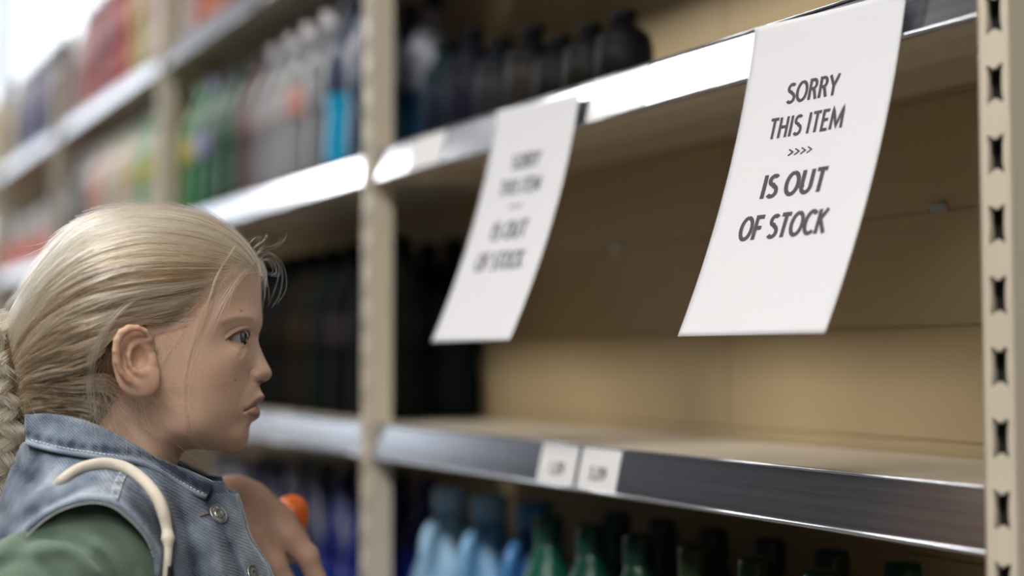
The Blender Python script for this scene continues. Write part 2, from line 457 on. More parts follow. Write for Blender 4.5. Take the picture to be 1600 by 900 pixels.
def text_poly(txt, wd):
    x = 0.; V = []; Fc = []
    for ch in txt:
        ls, adv = GLYPH[ch]
        for l in ls:
            v, f = stroke(subdiv(l), wd); o = len(V); V += [(q[0] + x, q[1]) for q in v]; Fc += [tuple(i + o for i in q) for q in f]
        x += adv + .035
    return np.array(V), Fc, x
def sign(y_left, y_right, label):
    """sheet hanging from the rail, its foot swinging out into the aisle; text printed on it"""
    W_, H_ = y_left - y_right, .270; top = CH + .285; nu, ns = 24, 60
    def pt(u, s, off=0.):                     # u 0 left .. 1 right, s 0 top .. 1 bottom
        o = .084 * (.5 * s + .5 * s * s) + .004 * math.sin(PI * s) * 0
        z = top - (H_ - .002) * s - .008 * u * (1 - s)
        cup = .0035 * math.sin(PI * u) * (1 - .3 * s)
        return (PF - .014 - o + cup - off, y_left - W_ * u, z)
    v = [pt(i / nu, j / ns) for j in range(ns + 1) for i in range(nu + 1)]
    f = [(j * (nu + 1) + i, j * (nu + 1) + i + 1, (j + 1) * (nu + 1) + i + 1, (j + 1) * (nu + 1) + i) for j in range(ns) for i in range(nu)]
    me = mesh_data('paper_sign', v, f, True); o = obj('paper_sign', me, M_paper); fix_normals(me)
    md = o.modifiers.new('thickness', 'SOLIDIFY'); md.thickness = .0004; md.offset = 0
    tag(o, label, 'sign', 'out of stock notices on the upper rail')
    # centre of each line (u, s), cap height as a share of the sheet height, width as a share of the sheet width
    lines = [('SORRY', .475, .246, .066, .35, .145), ('THIS ITEM', .475, .354, .066, .495, .145), ('>>>>', .475, .440, .028, .165, .14), ('IS OUT', .485, .541, .074, .425, .168), ('OF STOCK', .49, .670, .074, .595, .168)]
    for txt, uc, sc, ch, wid, bold in lines:
        V, Fc, adv = text_poly(txt, bold)
        xm, ym = (V[:, 0].min() + V[:, 0].max()) / 2, .5; kx = wid / (V[:, 0].max() - V[:, 0].min())
        obj('lettering', mesh_data('lettering', [pt(uc + (x - xm) * kx, sc - (y - ym) * ch, .0006) for x, y in V], Fc), M_print, o)
sign(.956, .776, 'white paper sign reading SORRY THIS ITEM IS OUT OF STOCK, sharp beside the near upright')
sign(1.428, 1.246, 'blurred white paper sign hanging further along the rail, nearer the second upright')
# ================================================================== goods on the shelves
_mc = {}
def plastic(rgb, rough=.18, coat=.5, trans=0.):
    k = (rgb, rough, trans)
    if k not in _mc: _mc[k] = mat('plastic %d %d %d' % rgb, lin(*rgb), max(rough, .3), coat=(.12 if rough < .4 else 0.), trans=trans, spec=(.4 if rough < .4 else .12))
    return _mc[k]
def bottle_meshes(H, R, kind):
    if kind == 'soda':
        prof = [(R * .7, 0), (R * .96, .006), (R, .02), (R, H * .2), (R * .93, H * .3), (R * .93, H * .36), (R, H * .42), (R, H * .56), (R * .96, H * .63), (R * .8, H * .72), (R * .55, H * .81), (R * .36, H * .87), (R * .33, H * .93)]
        lab = [(R * 1.0, H * .40), (R * 1.025, H * .41), (R * 1.025, H * .57), (R * 1.0, H * .58)]; cr_ = R * .38
    elif kind == 'squat':
        prof = [(R * .7, 0), (R * .97, .005), (R, .015), (R, H * .62), (R * .92, H * .72), (R * .6, H * .8), (R * .4, H * .85), (R * .38, H * .9)]
        lab = [(R * 1.0, H * .2), (R * 1.03, H * .21), (R * 1.03, H * .58), (R * 1.0, H * .59)]; cr_ = R * .46
    else:
        prof = [(R * .75, 0), (R * .98, .008), (R, .03), (R, H * .5), (R * .9, H * .62), (R * .62, H * .76), (R * .42, H * .84), (R * .36, H * .9)]
        lab = [(R * 1.0, H * .14), (R * 1.02, H * .15), (R * 1.02, H * .44), (R * 1.0, H * .45)]; cr_ = R * .42
    body = MB().lathe(prof, 24).mesh('bottle', True)
    cap = MB().lathe([(cr_ * .98, H * .895), (cr_, H * .9), (cr_, H * .975), (cr_ * .9, H * .995), (cr_ * .4, H)], 20).mesh('cap', True)
    lb = MB().lathe(lab, 24).mesh('wrap_label', True)
    return body, cap, lb
B_soda = bottle_meshes(.275, .043, 'soda'); B_tall = bottle_meshes(.315, .044, 'soda'); B_sq = bottle_meshes(.155, .034, 'squat'); B_low = bottle_meshes(.125, .034, 'squat'); B_jug = bottle_meshes(.32, .058, 'jug')
def wrap_mesh(H, R):
    return MB().lathe([(R * .99, H * .43), (R * 1.03, H * .44), (R * 1.03, H * .56), (R * .99, H * .63), (R * .83, H * .72), (R * .58, H * .81), (R * .4, H * .87), (R * .37, H * .9)], 24).mesh('wrap_label', True)
B_wrap = (B_soda[0].copy(), B_soda[1], wrap_mesh(.275, .043))
def set_mat(o, m):
    o.material_slots[0].link = 'OBJECT'; o.material_slots[0].material = m
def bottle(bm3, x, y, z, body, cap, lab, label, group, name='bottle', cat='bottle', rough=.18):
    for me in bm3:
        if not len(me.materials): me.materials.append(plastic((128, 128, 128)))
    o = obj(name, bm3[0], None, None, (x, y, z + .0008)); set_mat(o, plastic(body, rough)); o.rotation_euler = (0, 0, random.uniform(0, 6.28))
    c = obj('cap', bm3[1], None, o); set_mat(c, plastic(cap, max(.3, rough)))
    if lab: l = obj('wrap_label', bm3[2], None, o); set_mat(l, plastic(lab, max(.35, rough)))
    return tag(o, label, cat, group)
ORD = ['first', 'second', 'third', 'fourth', 'fifth', 'sixth', 'seventh', 'eighth', 'ninth', 'tenth', 'eleventh', 'twelfth', 'thirteenth', 'fourteenth']
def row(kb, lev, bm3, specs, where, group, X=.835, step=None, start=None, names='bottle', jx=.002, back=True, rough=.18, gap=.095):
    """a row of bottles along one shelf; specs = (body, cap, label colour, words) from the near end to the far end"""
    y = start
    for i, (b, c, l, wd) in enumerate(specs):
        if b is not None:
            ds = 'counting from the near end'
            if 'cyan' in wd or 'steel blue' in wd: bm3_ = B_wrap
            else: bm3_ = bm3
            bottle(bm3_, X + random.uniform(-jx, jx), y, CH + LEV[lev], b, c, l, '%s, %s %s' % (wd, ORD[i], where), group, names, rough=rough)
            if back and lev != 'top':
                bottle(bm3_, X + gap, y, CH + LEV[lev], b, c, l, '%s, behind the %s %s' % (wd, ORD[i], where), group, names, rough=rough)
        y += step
NAVY, BLK = (15, 16, 30), (10, 10, 13)
# bay with the signs, upper shelf: small dark bottles behind the rail, top-shelf shade put into their colours
B_s1 = bottle_meshes(.165, .034, 'squat'); B_s2 = bottle_meshes(.134, .034, 'squat'); B_s3 = bottle_meshes(.106, .033, 'squat')
row(1, 'upper', B_s1, [(NAVY, BLK, (24, 24, 40), 'small navy bottle with violet label'), ((10, 34, 40), BLK, (24, 30, 44), 'small dark teal bottle')],
    'on the sign shelf by the second upright', 'small dark bottles above the signs', X=.875, start=1.705, step=.082, back=False, rough=.5)
row(1, 'upper', B_s2, [(BLK, BLK, (40, 36, 32), 'small black bottle with tan label'), ((14, 20, 26), BLK, (36, 38, 42), 'small black bottle with grey label')],
    'among the dark ones on the sign shelf', 'small dark bottles above the signs', X=.875, start=1.54, step=.08, back=False, rough=.5)
row(1, 'upper', B_s3, [(BLK, BLK, (15, 16, 22), 'low black bottle with slate label'), ((14, 15, 16), BLK, (22, 21, 18), 'low charcoal bottle with olive label'), (BLK, BLK, (18, 18, 22), 'low black bottle with grey label')],
    'on the sign shelf from its bare end', 'low dark bottles above the signs', X=.875, start=1.325, step=.072, back=False, rough=.5)
# below the empty shelf
row(1, 'base', B_tall, [((10, 40, 22), (14, 44, 26), None, 'dark green bottle without label'), ((14, 38, 17), (18, 40, 22), None, 'moss green bottle'), ((18, 42, 17), (32, 44, 22), None, 'olive green bottle'), ((10, 48, 31), (16, 46, 34), (14, 56, 42), 'green bottle with dark label'), ((10, 60, 44), (20, 58, 48), (18, 74, 58), 'sea green bottle'), ((15, 76, 58), (28, 70, 60), (28, 92, 76), 'pale sea green bottle')],
    'under the empty shelf from its bare end', 'green bottles under the empty shelf', X=.834, start=.955, step=.095, rough=.12)
# big blue jugs with a carrying handle
def jug(y, col, capc, label, sc=1.0):
    o = bottle(B_jug, .877, y, CH + LEV['base'], col, capc, tuple(min(255, c + 26) for c in col), label, 'blue jugs under the empty shelf', 'water_jug', 'jug', .22)
    h = MB(); t = np.linspace(0, PI, 14); h.tube(np.c_[-.030 - .030 * np.sin(t), 0 * t, .235 + .036 * np.cos(t)], .0075, 10)
    hd = h.build('handle', plastic(tuple(min(255, c + 30) for c in col), .2), o, True); o.rotation_euler = (0, 0, .5)
jug(1.538, (36, 92, 150), (60, 110, 160), 'mid blue water jug under the empty shelf, next to the green bottles')
jug(1.656, (98, 150, 190), (130, 170, 200), 'sky blue water jug between the mid blue and the palest jug')
jug(1.774, (138, 178, 208), (150, 186, 214), 'palest blue water jug under the empty shelf, beside the second upright')
# second bay
row(2, 'upper', B_soda, [((30, 60, 86), NAVY, (120, 122, 134), 'steel blue bottle with grey label'), ((24, 146, 186), (28, 34, 58), (60, 66, 88), 'bright cyan bottle with dark label'), ((118, 118, 122), (226, 222, 226), (140, 138, 142), 'grey bottle with white cap'), ((130, 130, 130), (232, 228, 230), (196, 140, 130), 'grey bottle with pink label'), ((140, 140, 140), (222, 220, 222), (168, 166, 166), 'silver bottle with white cap'), ((122, 118, 120), (206, 202, 206), (158, 150, 150), 'ash grey bottle with pale label'), ((80, 46, 46), (60, 34, 34), (112, 80, 76), 'maroon bottle with dusty label'), ((12, 66, 34), (16, 50, 26), (20, 80, 40), 'dark green bottle with green label'), ((12, 70, 36), (60, 60, 74), (66, 74, 66), 'dark green bottle with grey label'), ((20, 96, 54), (150, 150, 196), (150, 150, 196), 'green bottle with lilac label'), ((40, 120, 66), (160, 200, 170), (192, 182, 90), 'green bottle with yellow label')],
    'on the second bay upper shelf', 'mixed bottles on the second bay upper shelf', start=1.945, step=.09)
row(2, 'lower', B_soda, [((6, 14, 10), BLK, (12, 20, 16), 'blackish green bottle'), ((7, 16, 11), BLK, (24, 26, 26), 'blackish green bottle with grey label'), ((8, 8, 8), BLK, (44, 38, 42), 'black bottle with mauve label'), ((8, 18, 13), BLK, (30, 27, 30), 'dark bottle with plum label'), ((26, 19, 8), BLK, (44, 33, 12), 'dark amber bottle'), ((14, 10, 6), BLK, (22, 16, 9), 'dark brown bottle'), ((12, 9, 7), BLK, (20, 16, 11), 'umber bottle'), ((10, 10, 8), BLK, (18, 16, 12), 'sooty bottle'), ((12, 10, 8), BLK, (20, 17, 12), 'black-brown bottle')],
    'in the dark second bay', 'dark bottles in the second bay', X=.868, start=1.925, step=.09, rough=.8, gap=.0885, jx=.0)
row(2, 'base', B_tall, [((14, 26, 92), (16, 24, 70), (20, 40, 120), 'deep blue bottle'), ((12, 22, 84), (16, 24, 64), (18, 34, 110), 'royal blue bottle'), ((18, 24, 62), (60, 64, 84), (60, 66, 96), 'dusky blue bottle with grey cap'), ((30, 32, 56), (110, 108, 124), (96, 96, 116), 'slate bottle with pale cap'), ((14, 20, 58), (46, 50, 74), (36, 44, 84), 'midnight blue bottle'), ((16, 22, 60), (60, 64, 88), (40, 48, 84), 'ink blue bottle'), ((120, 122, 136), (170, 168, 180), (150, 150, 160), 'pale grey bottle'), ((90, 94, 110), (150, 150, 160), (130, 130, 140), 'pewter bottle')],
    'low in the second bay', 'blue bottles low in the second bay', start=1.96, step=.105)
row(2, 'top', B_soda, [((150, 60, 50), (200, 196, 200), (196, 190, 196), 'brick red bottle with white label'), ((196, 110, 70), (210, 150, 110), (206, 190, 180), 'orange bottle with pale label'), ((186, 90, 60), (220, 200, 190), (200, 176, 160), 'rust orange bottle'), ((190, 180, 176), (220, 214, 210), (210, 170, 150), 'pale peach bottle')],
    'on the second bay top shelf', 'bottles on the second bay top shelf', start=2.58, step=.095)
# third bay
row(3, 'upper', B_soda, [((196, 186, 110), (206, 200, 176), (212, 198, 120), 'yellow bottle'), ((204, 196, 168), (214, 214, 200), (200, 186, 110), 'cream bottle with yellow label'), ((96, 150, 96), (196, 220, 196), (170, 186, 80), 'light green bottle with lime label'), ((200, 198, 190), (150, 190, 160), (206, 178, 130), 'white bottle with tan label'), ((206, 176, 130), (210, 220, 206), (206, 190, 160), 'apricot bottle'), ((196, 206, 196), (206, 222, 210), (200, 200, 190), 'white bottle with mint cap'), ((200, 150, 126), (214, 222, 214), (210, 160, 140), 'salmon bottle'), ((200, 176, 166), (206, 206, 206), (200, 150, 130), 'pale bottle with coral label'), ((40, 46, 46), (170, 170, 170), (70, 76, 76), 'charcoal bottle'), ((60, 64, 66), (200, 200, 200), (150, 150, 150), 'dark bottle with silver label')],
    'on the third bay upper shelf', 'pale bottles on the third bay upper shelf', start=3.01, step=.106)
row(3, 'top', B_tall, [((206, 160, 140), (216, 200, 190), (214, 190, 180), 'pink bottle with pale label'), ((200, 184, 150), (216, 210, 190), (206, 176, 160), 'beige bottle with pink label'), ((190, 170, 90), (200, 160, 90), (206, 180, 120), 'gold bottle'), ((176, 40, 26), (196, 60, 40), (186, 60, 40), 'bright red bottle'), ((170, 56, 44), (214, 160, 150), (150, 70, 80), 'red bottle with wine label'), ((150, 80, 90), (206, 120, 110), (140, 80, 96), 'plum red bottle'), ((166, 76, 66), (190, 150, 150), (170, 110, 106), 'faded red bottle'), ((150, 66, 56), (140, 130, 130), (170, 120, 116), 'brick bottle'), ((170, 150, 150), (120, 140, 136), (180, 156, 156), 'rosy grey bottle')],
    'on the third bay top shelf', 'red bottles on the third bay top shelf', start=3.07, step=.112)
# fourth and fifth bay, far and soft
row(4, 'upper', B_soda, [((180, 178, 176), (206, 204, 204), (196, 190, 186), 'white bottle'), ((70, 78, 80), (200, 200, 200), (160, 160, 160), 'dark grey bottle with silver label'), ((190, 188, 186), (60, 70, 70), (200, 198, 196), 'white bottle with dark cap'), ((170, 168, 168), (206, 206, 206), (186, 184, 184), 'silver grey bottle'), ((74, 84, 84), (180, 180, 180), (150, 150, 150), 'graphite bottle'), ((186, 184, 182), (206, 206, 206), (196, 194, 192), 'chalk white bottle'), ((160, 160, 160), (200, 200, 200), (180, 180, 180), 'grey bottle'), ((176, 172, 170), (206, 206, 206), (190, 186, 182), 'bone white bottle')],
    'on the fourth bay upper shelf', 'grey bottles on the fourth bay upper shelf', X=.91, start=4.25, step=.12, back=False)
row(4, 'top', B_tall, [((110, 104, 104), (130, 130, 130), (140, 130, 130), 'grey bottle'), ((60, 60, 72), (110, 110, 120), (120, 112, 140), 'dark bottle with violet label'), ((96, 90, 130), (130, 130, 140), (140, 132, 166), 'violet bottle'), ((50, 54, 60), (120, 116, 120), (110, 106, 116), 'black bottle with grey label'), ((120, 116, 150), (150, 146, 156), (150, 144, 170), 'lavender bottle'), ((110, 106, 112), (170, 140, 136), (140, 134, 140), 'mauve grey bottle'), ((200, 180, 140), (206, 170, 150), (210, 190, 150), 'sand bottle')],
    'on the fourth bay top shelf', 'bottles on the fourth bay top shelf', start=4.24, step=.135)
row(5, 'top', B_tall, [((206, 186, 150), (206, 190, 170), (210, 196, 160), 'tan bottle'), ((196, 176, 140), (206, 190, 170), (206, 190, 150), 'straw bottle'), ((190, 190, 186), (206, 206, 200), (200, 200, 196), 'off-white bottle')],
    'on the far top shelf', 'bottles on the far top shelf', start=5.4, step=.14)
M_redbox = mat('red carton', lin(196, 70, 44), .5, noise=((9, 9, 9), .4, lin(206, 110, 80)))
M_redtop = mat('carton flap', lin(214, 120, 90), .5)
for i, y in enumerate((4.24, 4.50, 4.76, 5.02)):
    b = MB().box(-.03, .03, -.1, .1, 0, .085).build('carton', M_redbox, None, loc=(.818, y, CH + LEV['upper'] + .0008))
    MB().box(-.031, .031, -.101, .101, .08, .088).build('lid', M_redtop, b)
    tag(b, 'red carton in front of the grey bottles, %s along the far shelf' % ORD[i], 'carton', 'red cartons on the fourth bay shelf')
for i, y in enumerate((4.4, 4.7, 5.0)):
    bottle(B_soda, .85, y, CH + LEV['lower'], (150, 150, 152), (190, 190, 190), (170, 170, 170), 'grey bottle behind the girl\'s head, %s on the far middle shelf' % ORD[i], 'far middle shelf bottles')
# ================================================================== the girl
# profile of face and skull measured on the photograph (pixels of the 1600x900 frame, her mid-plane)
FACE = [(408, 449), (408.5, 472), (409.6, 490), (410, 503), (408.6, 511), (405.5, 519), (403.8, 527), (404.2, 535), (407, 544), (413.4, 559), (419.6, 571), (423.6, 578.5), (424.6, 583.5), (423, 589), (418.4, 593.8), (411, 597.3), (405.8, 601), (406, 605.5), (408.2, 611), (412.2, 617), (413.3, 621), (411.8, 624.2), (407, 628), (401.5, 632.8), (400.8, 635), (404, 637.8), (406, 642), (406.2, 648), (403.6, 653.2), (397, 657.6), (391.8, 662), (389.6, 669), (389.2, 679), (386.4, 690), (379, 699.6), (368.5, 704.4), (354, 704.6), (338, 703.4), (320, 702.4), (303, 701.8), (291, 703.5), (284.5, 709), (279, 720), (272, 740), (264, 765)]
NECKB = [(240, 800), (170, 815), (110, 800), (92, 765), (104, 725), (108, 690), (102, 650)]
SKULL = [(86, 612), (68, 575), (57, 532), (55, 490), (62, 450), (77, 415), (100, 384), (131, 359), (168, 343), (215, 336), (265, 337), (310, 345), (345, 359), (372, 379), (392, 402), (403, 425)]
prof_px = np.vstack([spline(FACE, 330), spline([FACE[-1]] + NECKB + [SKULL[0]], 60)[1:-1], spline(SKULL + [FACE[0]], 120)[:-1]])
prof = lp(prof_px[:, 0], prof_px[:, 1])[:, :2]
# half width of head and neck: (pixel x, y, metres)
HALF = [(215, 430, .0735), (160, 430, .072), (270, 430, .070), (120, 470, .064), (215, 380, .058), (300, 400, .056), (160, 390, .056), (330, 440, .058), (365, 430, .043), (385, 430, .030), (350, 400, .040), (90, 450, .047), (75, 500, .040), (85, 550, .043), (100, 520, .055), (100, 430, .045),
    (300, 480, .0655), (335, 480, .0585), (365, 475, .0455), (388, 470, .030), (398, 470, .0205), (345, 503, .0555), (366, 500, .0475), (385, 498, .0355), (396, 500, .025), (403, 503, .016),
    (250, 500, .069), (200, 500, .072), (150, 520, .070), (200, 560, .066), (240, 560, .0655), (275, 540, .066), (300, 530, .0645), (325, 525, .060), (340, 529, .0545), (352, 530, .0485),
    (362, 521, .0445), (372, 517, .0415), (382, 516, .0365), (389, 520, .0295), (392, 526, .0235), (362, 535, .0435), (372, 540, .041), (382, 540, .0355), (389, 534, .028), (396, 524, .0125), (398, 534, .0112), (400.5, 545, .0098),
    (392, 545, .0205), (384, 552, .0335), (370, 556, .0445), (350, 556, .0535), (325, 560, .0605), (300, 575, .0628), (404, 556, .0098), (398, 560, .0145), (390, 566, .0255), (410, 566, .0098), (416, 574, .0092), (419, 580, .0092), (413, 580, .0125), (405, 582, .0152), (399, 588, .0165), (394, 590, .0165), (406, 592, .0125), (414, 590, .0085),
    (386, 582, .0255), (380, 596, .0320), (390, 602, .0225), (398, 606, .0155), (402, 612, .0125), (388, 616, .0262), (376, 612, .0355), (360, 590, .0485), (340, 600, .0555), (310, 615, .0598), (280, 620, .0590), (405, 620, .0125), (396, 624, .0195), (388, 633, .0245), (383, 641, .0265), (399, 640, .0160), (393, 645, .0200), (400, 648, .0130),
    (376, 640, .0320), (360, 635, .0430), (340, 640, .0510), (310, 650, .0560), (285, 655, .0560), (265, 650, .0550), (262, 672, .0505), (285, 682, .0480), (310, 684, .0440), (335, 680, .0395), (360, 668, .0330), (378, 660, .0235), (386, 664, .0165), (382, 680, .0165), (372, 692, .0175), (355, 695, .0230), (335, 696, .0255), (312, 696, .0260), (290, 698, .0270),
    (245, 630, .0570), (225, 640, .0500), (250, 690, .0435), (270, 700, .0325), (240, 715, .0430), (262, 725, .0285), (200, 660, .0480), (200, 700, .0465), (160, 640, .0520), (150, 680, .0460), (120, 650, .0300), (130, 700, .0390), (220, 750, .0430), (160, 750, .0470), (120, 740, .0330), (248, 750, .0290), (170, 790, .0480), (220, 785, .0400), (120, 600, .0490), (150, 590, .0600), (180, 610, .0600), (215, 605, .0620)]
HALF = np.array(HALF)
hp = lp(HALF[:, 0], HALF[:, 1], HALF[:, 2])[:, :2]
ed = prof[::4]
TQ = TPS(np.vstack([hp, ed]), np.r_[HALF[:, 2] ** 2, np.zeros(len(ed))] * 1e3, 1e-7)
def head_T(ab): return np.sqrt(np.maximum(TQ(ab), 0) * 1e-3)
NR = 120; c0 = lp(300., 560.)[:2]
rho = 1 - (1 - np.linspace(0, 1, NR + 1)[1:]) ** 1.7
ring = c0 + (prof[None] - c0) * rho[:, None, None]                    # NR x NB x 2
NBd = len(prof)
ab = np.vstack([[c0], ring.reshape(-1, 2)])
T0 = head_T(ab); T0[-NBd:] = 0
LPX, LPY = project(to_world(np.c_[ab, T0]))                            # pixel of every point of the near half
def gauss(x, y, sx, sy=None, rot=0.):
    sy = sy or sx; dx, dy = LPX - x, LPY - y; c, s = math.cos(rot), math.sin(rot)
    return np.exp(-(((dx * c + dy * s) / sx) ** 2 + ((-dx * s + dy * c) / sy) ** 2))
def line_g(line, wd): return np.exp(-(dist_line(LPX, LPY, spline(line, 40)) / wd) ** 2)
EYE_OPEN = [(354.5, 530), (360, 526.4), (367, 522.2), (375, 519), (383, 517.8), (389, 519), (391, 524), (389, 530), (384, 534.5), (376, 536), (367, 534.6), (360, 532.4)]
eye_poly = spline(EYE_OPEN, 80, True)
d = np.zeros(len(ab))
ins = in_poly(LPX, LPY, eye_poly); de = dist_line(LPX, LPY, np.vstack([eye_poly, eye_poly[:1]]))
d -= np.where(ins, np.minimum(de / 2.2, 1) * .0065, 0)                # opening of the eye
d += .0011 * np.exp(-(de / 2.2) ** 2) * ~ins                          # lid margins
d -= .0011 * line_g([(352, 523), (361, 516), (373, 511), (385, 509.5), (393, 512)], 2.2)   # crease of the upper lid
d -= .0008 * line_g([(362, 541), (374, 545), (386, 543)], 3) + .0012 * line_g([(386, 538), (381, 546), (376, 556)], 3.5)          # below the eye
d += .0016 * line_g([(350, 503), (366, 497), (384, 497), (396, 501)], 7)                    # brow
d += .0016 * gauss(398.5, 587.5, 7.5, 8) - .0016 * line_g([(393, 577), (389.5, 585), (391, 594), (396, 598.5)], 2.0)  # wing of the nose and its groove
d -= .0065 * gauss(408, 596.2, 4.6, 2.1, -.3)                         # nostril
mouth = [(382.5, 641.5), (388, 639.5), (394, 636.5), (400, 634)]
d -= .0023 * line_g(mouth, 1.7); d -= .0015 * gauss(381.5, 642, 3.2)
d += .0012 * line_g([(386, 633.5), (396, 627), (408, 620)], 4.0) + .0014 * line_g([(388, 645), (396, 645.5), (404, 645)], 4.2)
d -= .0010 * line_g([(384, 655), (393, 658.5)], 4)                    # below the lower lip
d += .0010 * gauss(330, 590, 34, 26)                                  # cheek
d -= .0008 * line_g([(388, 600), (380, 615), (376, 628)], 5)          # fold beside the mouth
d += .0016 * gauss(372, 684, 13) 
edge_fade = np.clip(T0 / .004, 0, 1)
Tn = np.maximum(T0 + d * edge_fade, 0); Tn[-NBd:] = 0
d_far = np.where(ins, 0, d)
Tf = np.maximum(T0 + d * edge_fade, 0); Tf[-NBd:] = 0
n1 = len(ab)
v_near = np.c_[ab, Tn]; v_far = np.c_[ab, -Tf]
idx_far = np.arange(n1) + n1; idx_far[-NBd:] = np.arange(n1)[-NBd:]
def rid(r, k): return 1 + r * NBd + (k % NBd)
fn = []
for k in range(NBd):
    fn.append((0, rid(0, k + 1), rid(0, k)))
    for r in range(NR - 1): fn.append((rid(r, k), rid(r, k + 1), rid(r + 1, k + 1), rid(r + 1, k)))
ff = [tuple(int(idx_far[i]) for i in reversed(q)) for q in fn]
head_v = np.vstack([v_near, v_far[:-NBd]]); head_f = fn + ff

# ---- colour of the skin: tone, lips, brow, moles; nostril and lip-slit shade painted in
skin = np.array(lin(228, 190, 164)[:3]); rosy = np.array(lin(206, 154, 132)[:3]); lipc = np.array(lin(186, 136, 122)[:3]); browc = np.array(lin(150, 116, 88)[:3])
def blend(c, t, k): return c * (1 - k[:, None]) + t * k[:, None]
colr = np.tile(skin, (n1, 1))
colr = blend(colr, rosy, .45 * gauss(345, 590, 32, 26) + .35 * gauss(418, 584, 10) + .25 * gauss(360, 690, 22))
up_lip = [(382, 641.5), (390, 633), (399, 625), (406, 618.5), (416, 616), (416, 627), (404, 633), (396, 637)]
lo_lip = [(382, 642), (396, 637.5), (408, 634), (412, 646), (407, 653), (398, 655), (390, 650.5)]
for lp_ in (up_lip, lo_lip):
    pl = np.array(lp_, float); kk = in_poly(LPX, LPY, pl); dd = dist_line(LPX, LPY, np.vstack([pl, pl[:1]]))
    colr = blend(colr, lipc, np.where(kk, np.minimum(.35 + dd / 4, 1), np.exp(-(dd / 1.6) ** 2) * .35) * .9)
colr = blend(colr, np.array(lin(120, 62, 56)[:3]), .8 * line_g(mouth, 1.3))  # shade in the slit between the lips put into the colour
colr = blend(colr, browc, .42 * line_g([(347, 504), (360, 499), (376, 496.5), (392, 499)], 3.6))
colr = blend(colr, np.array(lin(108, 66, 50)[:3]), .8 * gauss(377, 486, 1.6) + .75 * gauss(368, 594, 1.7) + .4 * gauss(352, 612, 1.3) + .35 * gauss(246, 688, 2))
lid = np.exp(-(dist_line(LPX, LPY, spline([(353, 531), (360, 526), (367, 521.6), (375, 518.4), (384, 517.2), (390, 519)], 40)) / 1.5) ** 2)
colr = blend(colr, np.array(lin(80, 54, 46)[:3]), .9 * lid)
lid2 = np.exp(-(dist_line(LPX, LPY, spline([(359, 532.5), (367, 535), (376, 536.4), (385, 534.6)], 40)) / 1.6) ** 2)
colr = blend(colr, np.array(lin(190, 120, 108)[:3]), .55 * lid2)
colr = blend(colr, np.array(lin(70, 34, 28)[:3]), .85 * gauss(408, 596.4, 4.0, 1.9, -.3))  # shade inside the nostril put into the colour
head_c = np.vstack([colr, colr[:-NBd]])

# ---- ear, grown as a solid from its ridges
def L3(px, py, w): return lp(float(px), float(py), float(w))
HELIX = [(229, 557, .069), (233, 544, .072), (232.5, 530, .0765), (226, 519, .080), (214, 513.2, .083), (201, 513.4, .085), (190, 520, .0865), (183.4, 532, .0868), (181.4, 548, .0862), (184, 565, .0845), (190.5, 581, .082), (201, 593, .0795), (213, 601, .077)]
ANTI = [(224, 533, .0715), (212, 535, .0745), (204.5, 543, .0775), (202, 556, .0785), (204.5, 569, .0785), (211, 579, .0785), (220, 583, .0780)]
HEL3 = np.array([L3(*p) for p in HELIX]); ANT3 = np.array([L3(*p) for p in ANTI])
def ear_sdf(P):
    plate = sd_ell(P, L3(208, 553, .0715), (.0165, .0255, .0042))
    f = plate
    f = smin(f, sd_ell(P, L3(228, 594, .0735), (.0088, .0092, .0036)), .006)
    f = smin(f, sd_ell(P, L3(214, 592, .0745), (.0088, .0085, .0034)), .006)
    f = smin(f, sd_cone(P, L3(236, 528, .062), L3(242, 596, .060), .0050, .0040), .006)
    hl = np.full(P.shape[:-1], 1e3, np.float32); an = hl.copy()
    rr = np.array([.0022, .0025, .0027, .0028, .0029, .0030, .0031, .0031, .0030, .0029, .0028, .0028, .0028])
    for i in range(len(HEL3) - 1): hl = smin(hl, sd_cone(P, HEL3[i], HEL3[i + 1], rr[i], rr[i + 1]), .0012)
    for i in range(len(ANT3) - 1): an = smin(an, sd_cone(P, ANT3[i], ANT3[i + 1], .0026, .0026), .0015)
    f = smin(f, hl, .0022); f = smin(f, an, .0028)
    f = smax(f, -sd_ell(P, L3(217.5, 559, .0775), (.0066, .0092, .0075)), .002)
    f = smax(f, -sd_cone(P, L3(228, 563, .079), L3(231, 572, .079), .0022, .0026), .0015)
    f = smax(f, -sd_cone(P, L3(216, 526, .0805), L3(225, 528, .0785), .0026, .0022), .002)
    f = smax(f, -sd_ell(P, L3(213, 528.5, .0835), (.0085, .0058, .0068)), .002)
    for a_, b_ in (((199, 527), (191, 541)), ((191, 541), (190.5, 555)), ((190.5, 555), (195, 570)), ((195, 570), (203, 583))): f = smax(f, -sd_cone(P, L3(*a_, .0835), L3(*b_, .0835), .0026, .0026), .0018)
    f = smin(f, sd_ell(P, L3(238, 565, .0722), (.0036, .0056, .0036)), .002)
    f = smin(f, sd_ell(P, L3(223, 584.5, .0755), (.0045, .0034, .0034)), .003)
    return f
e_lo = L3(248, 618, .052); e_hi = L3(168, 500, .095)
lo = np.minimum(e_lo, e_hi); hi = np.maximum(e_lo, e_hi)
ear_v, ear_f = sdf_mesh(ear_sdf, lo, hi, .00062)
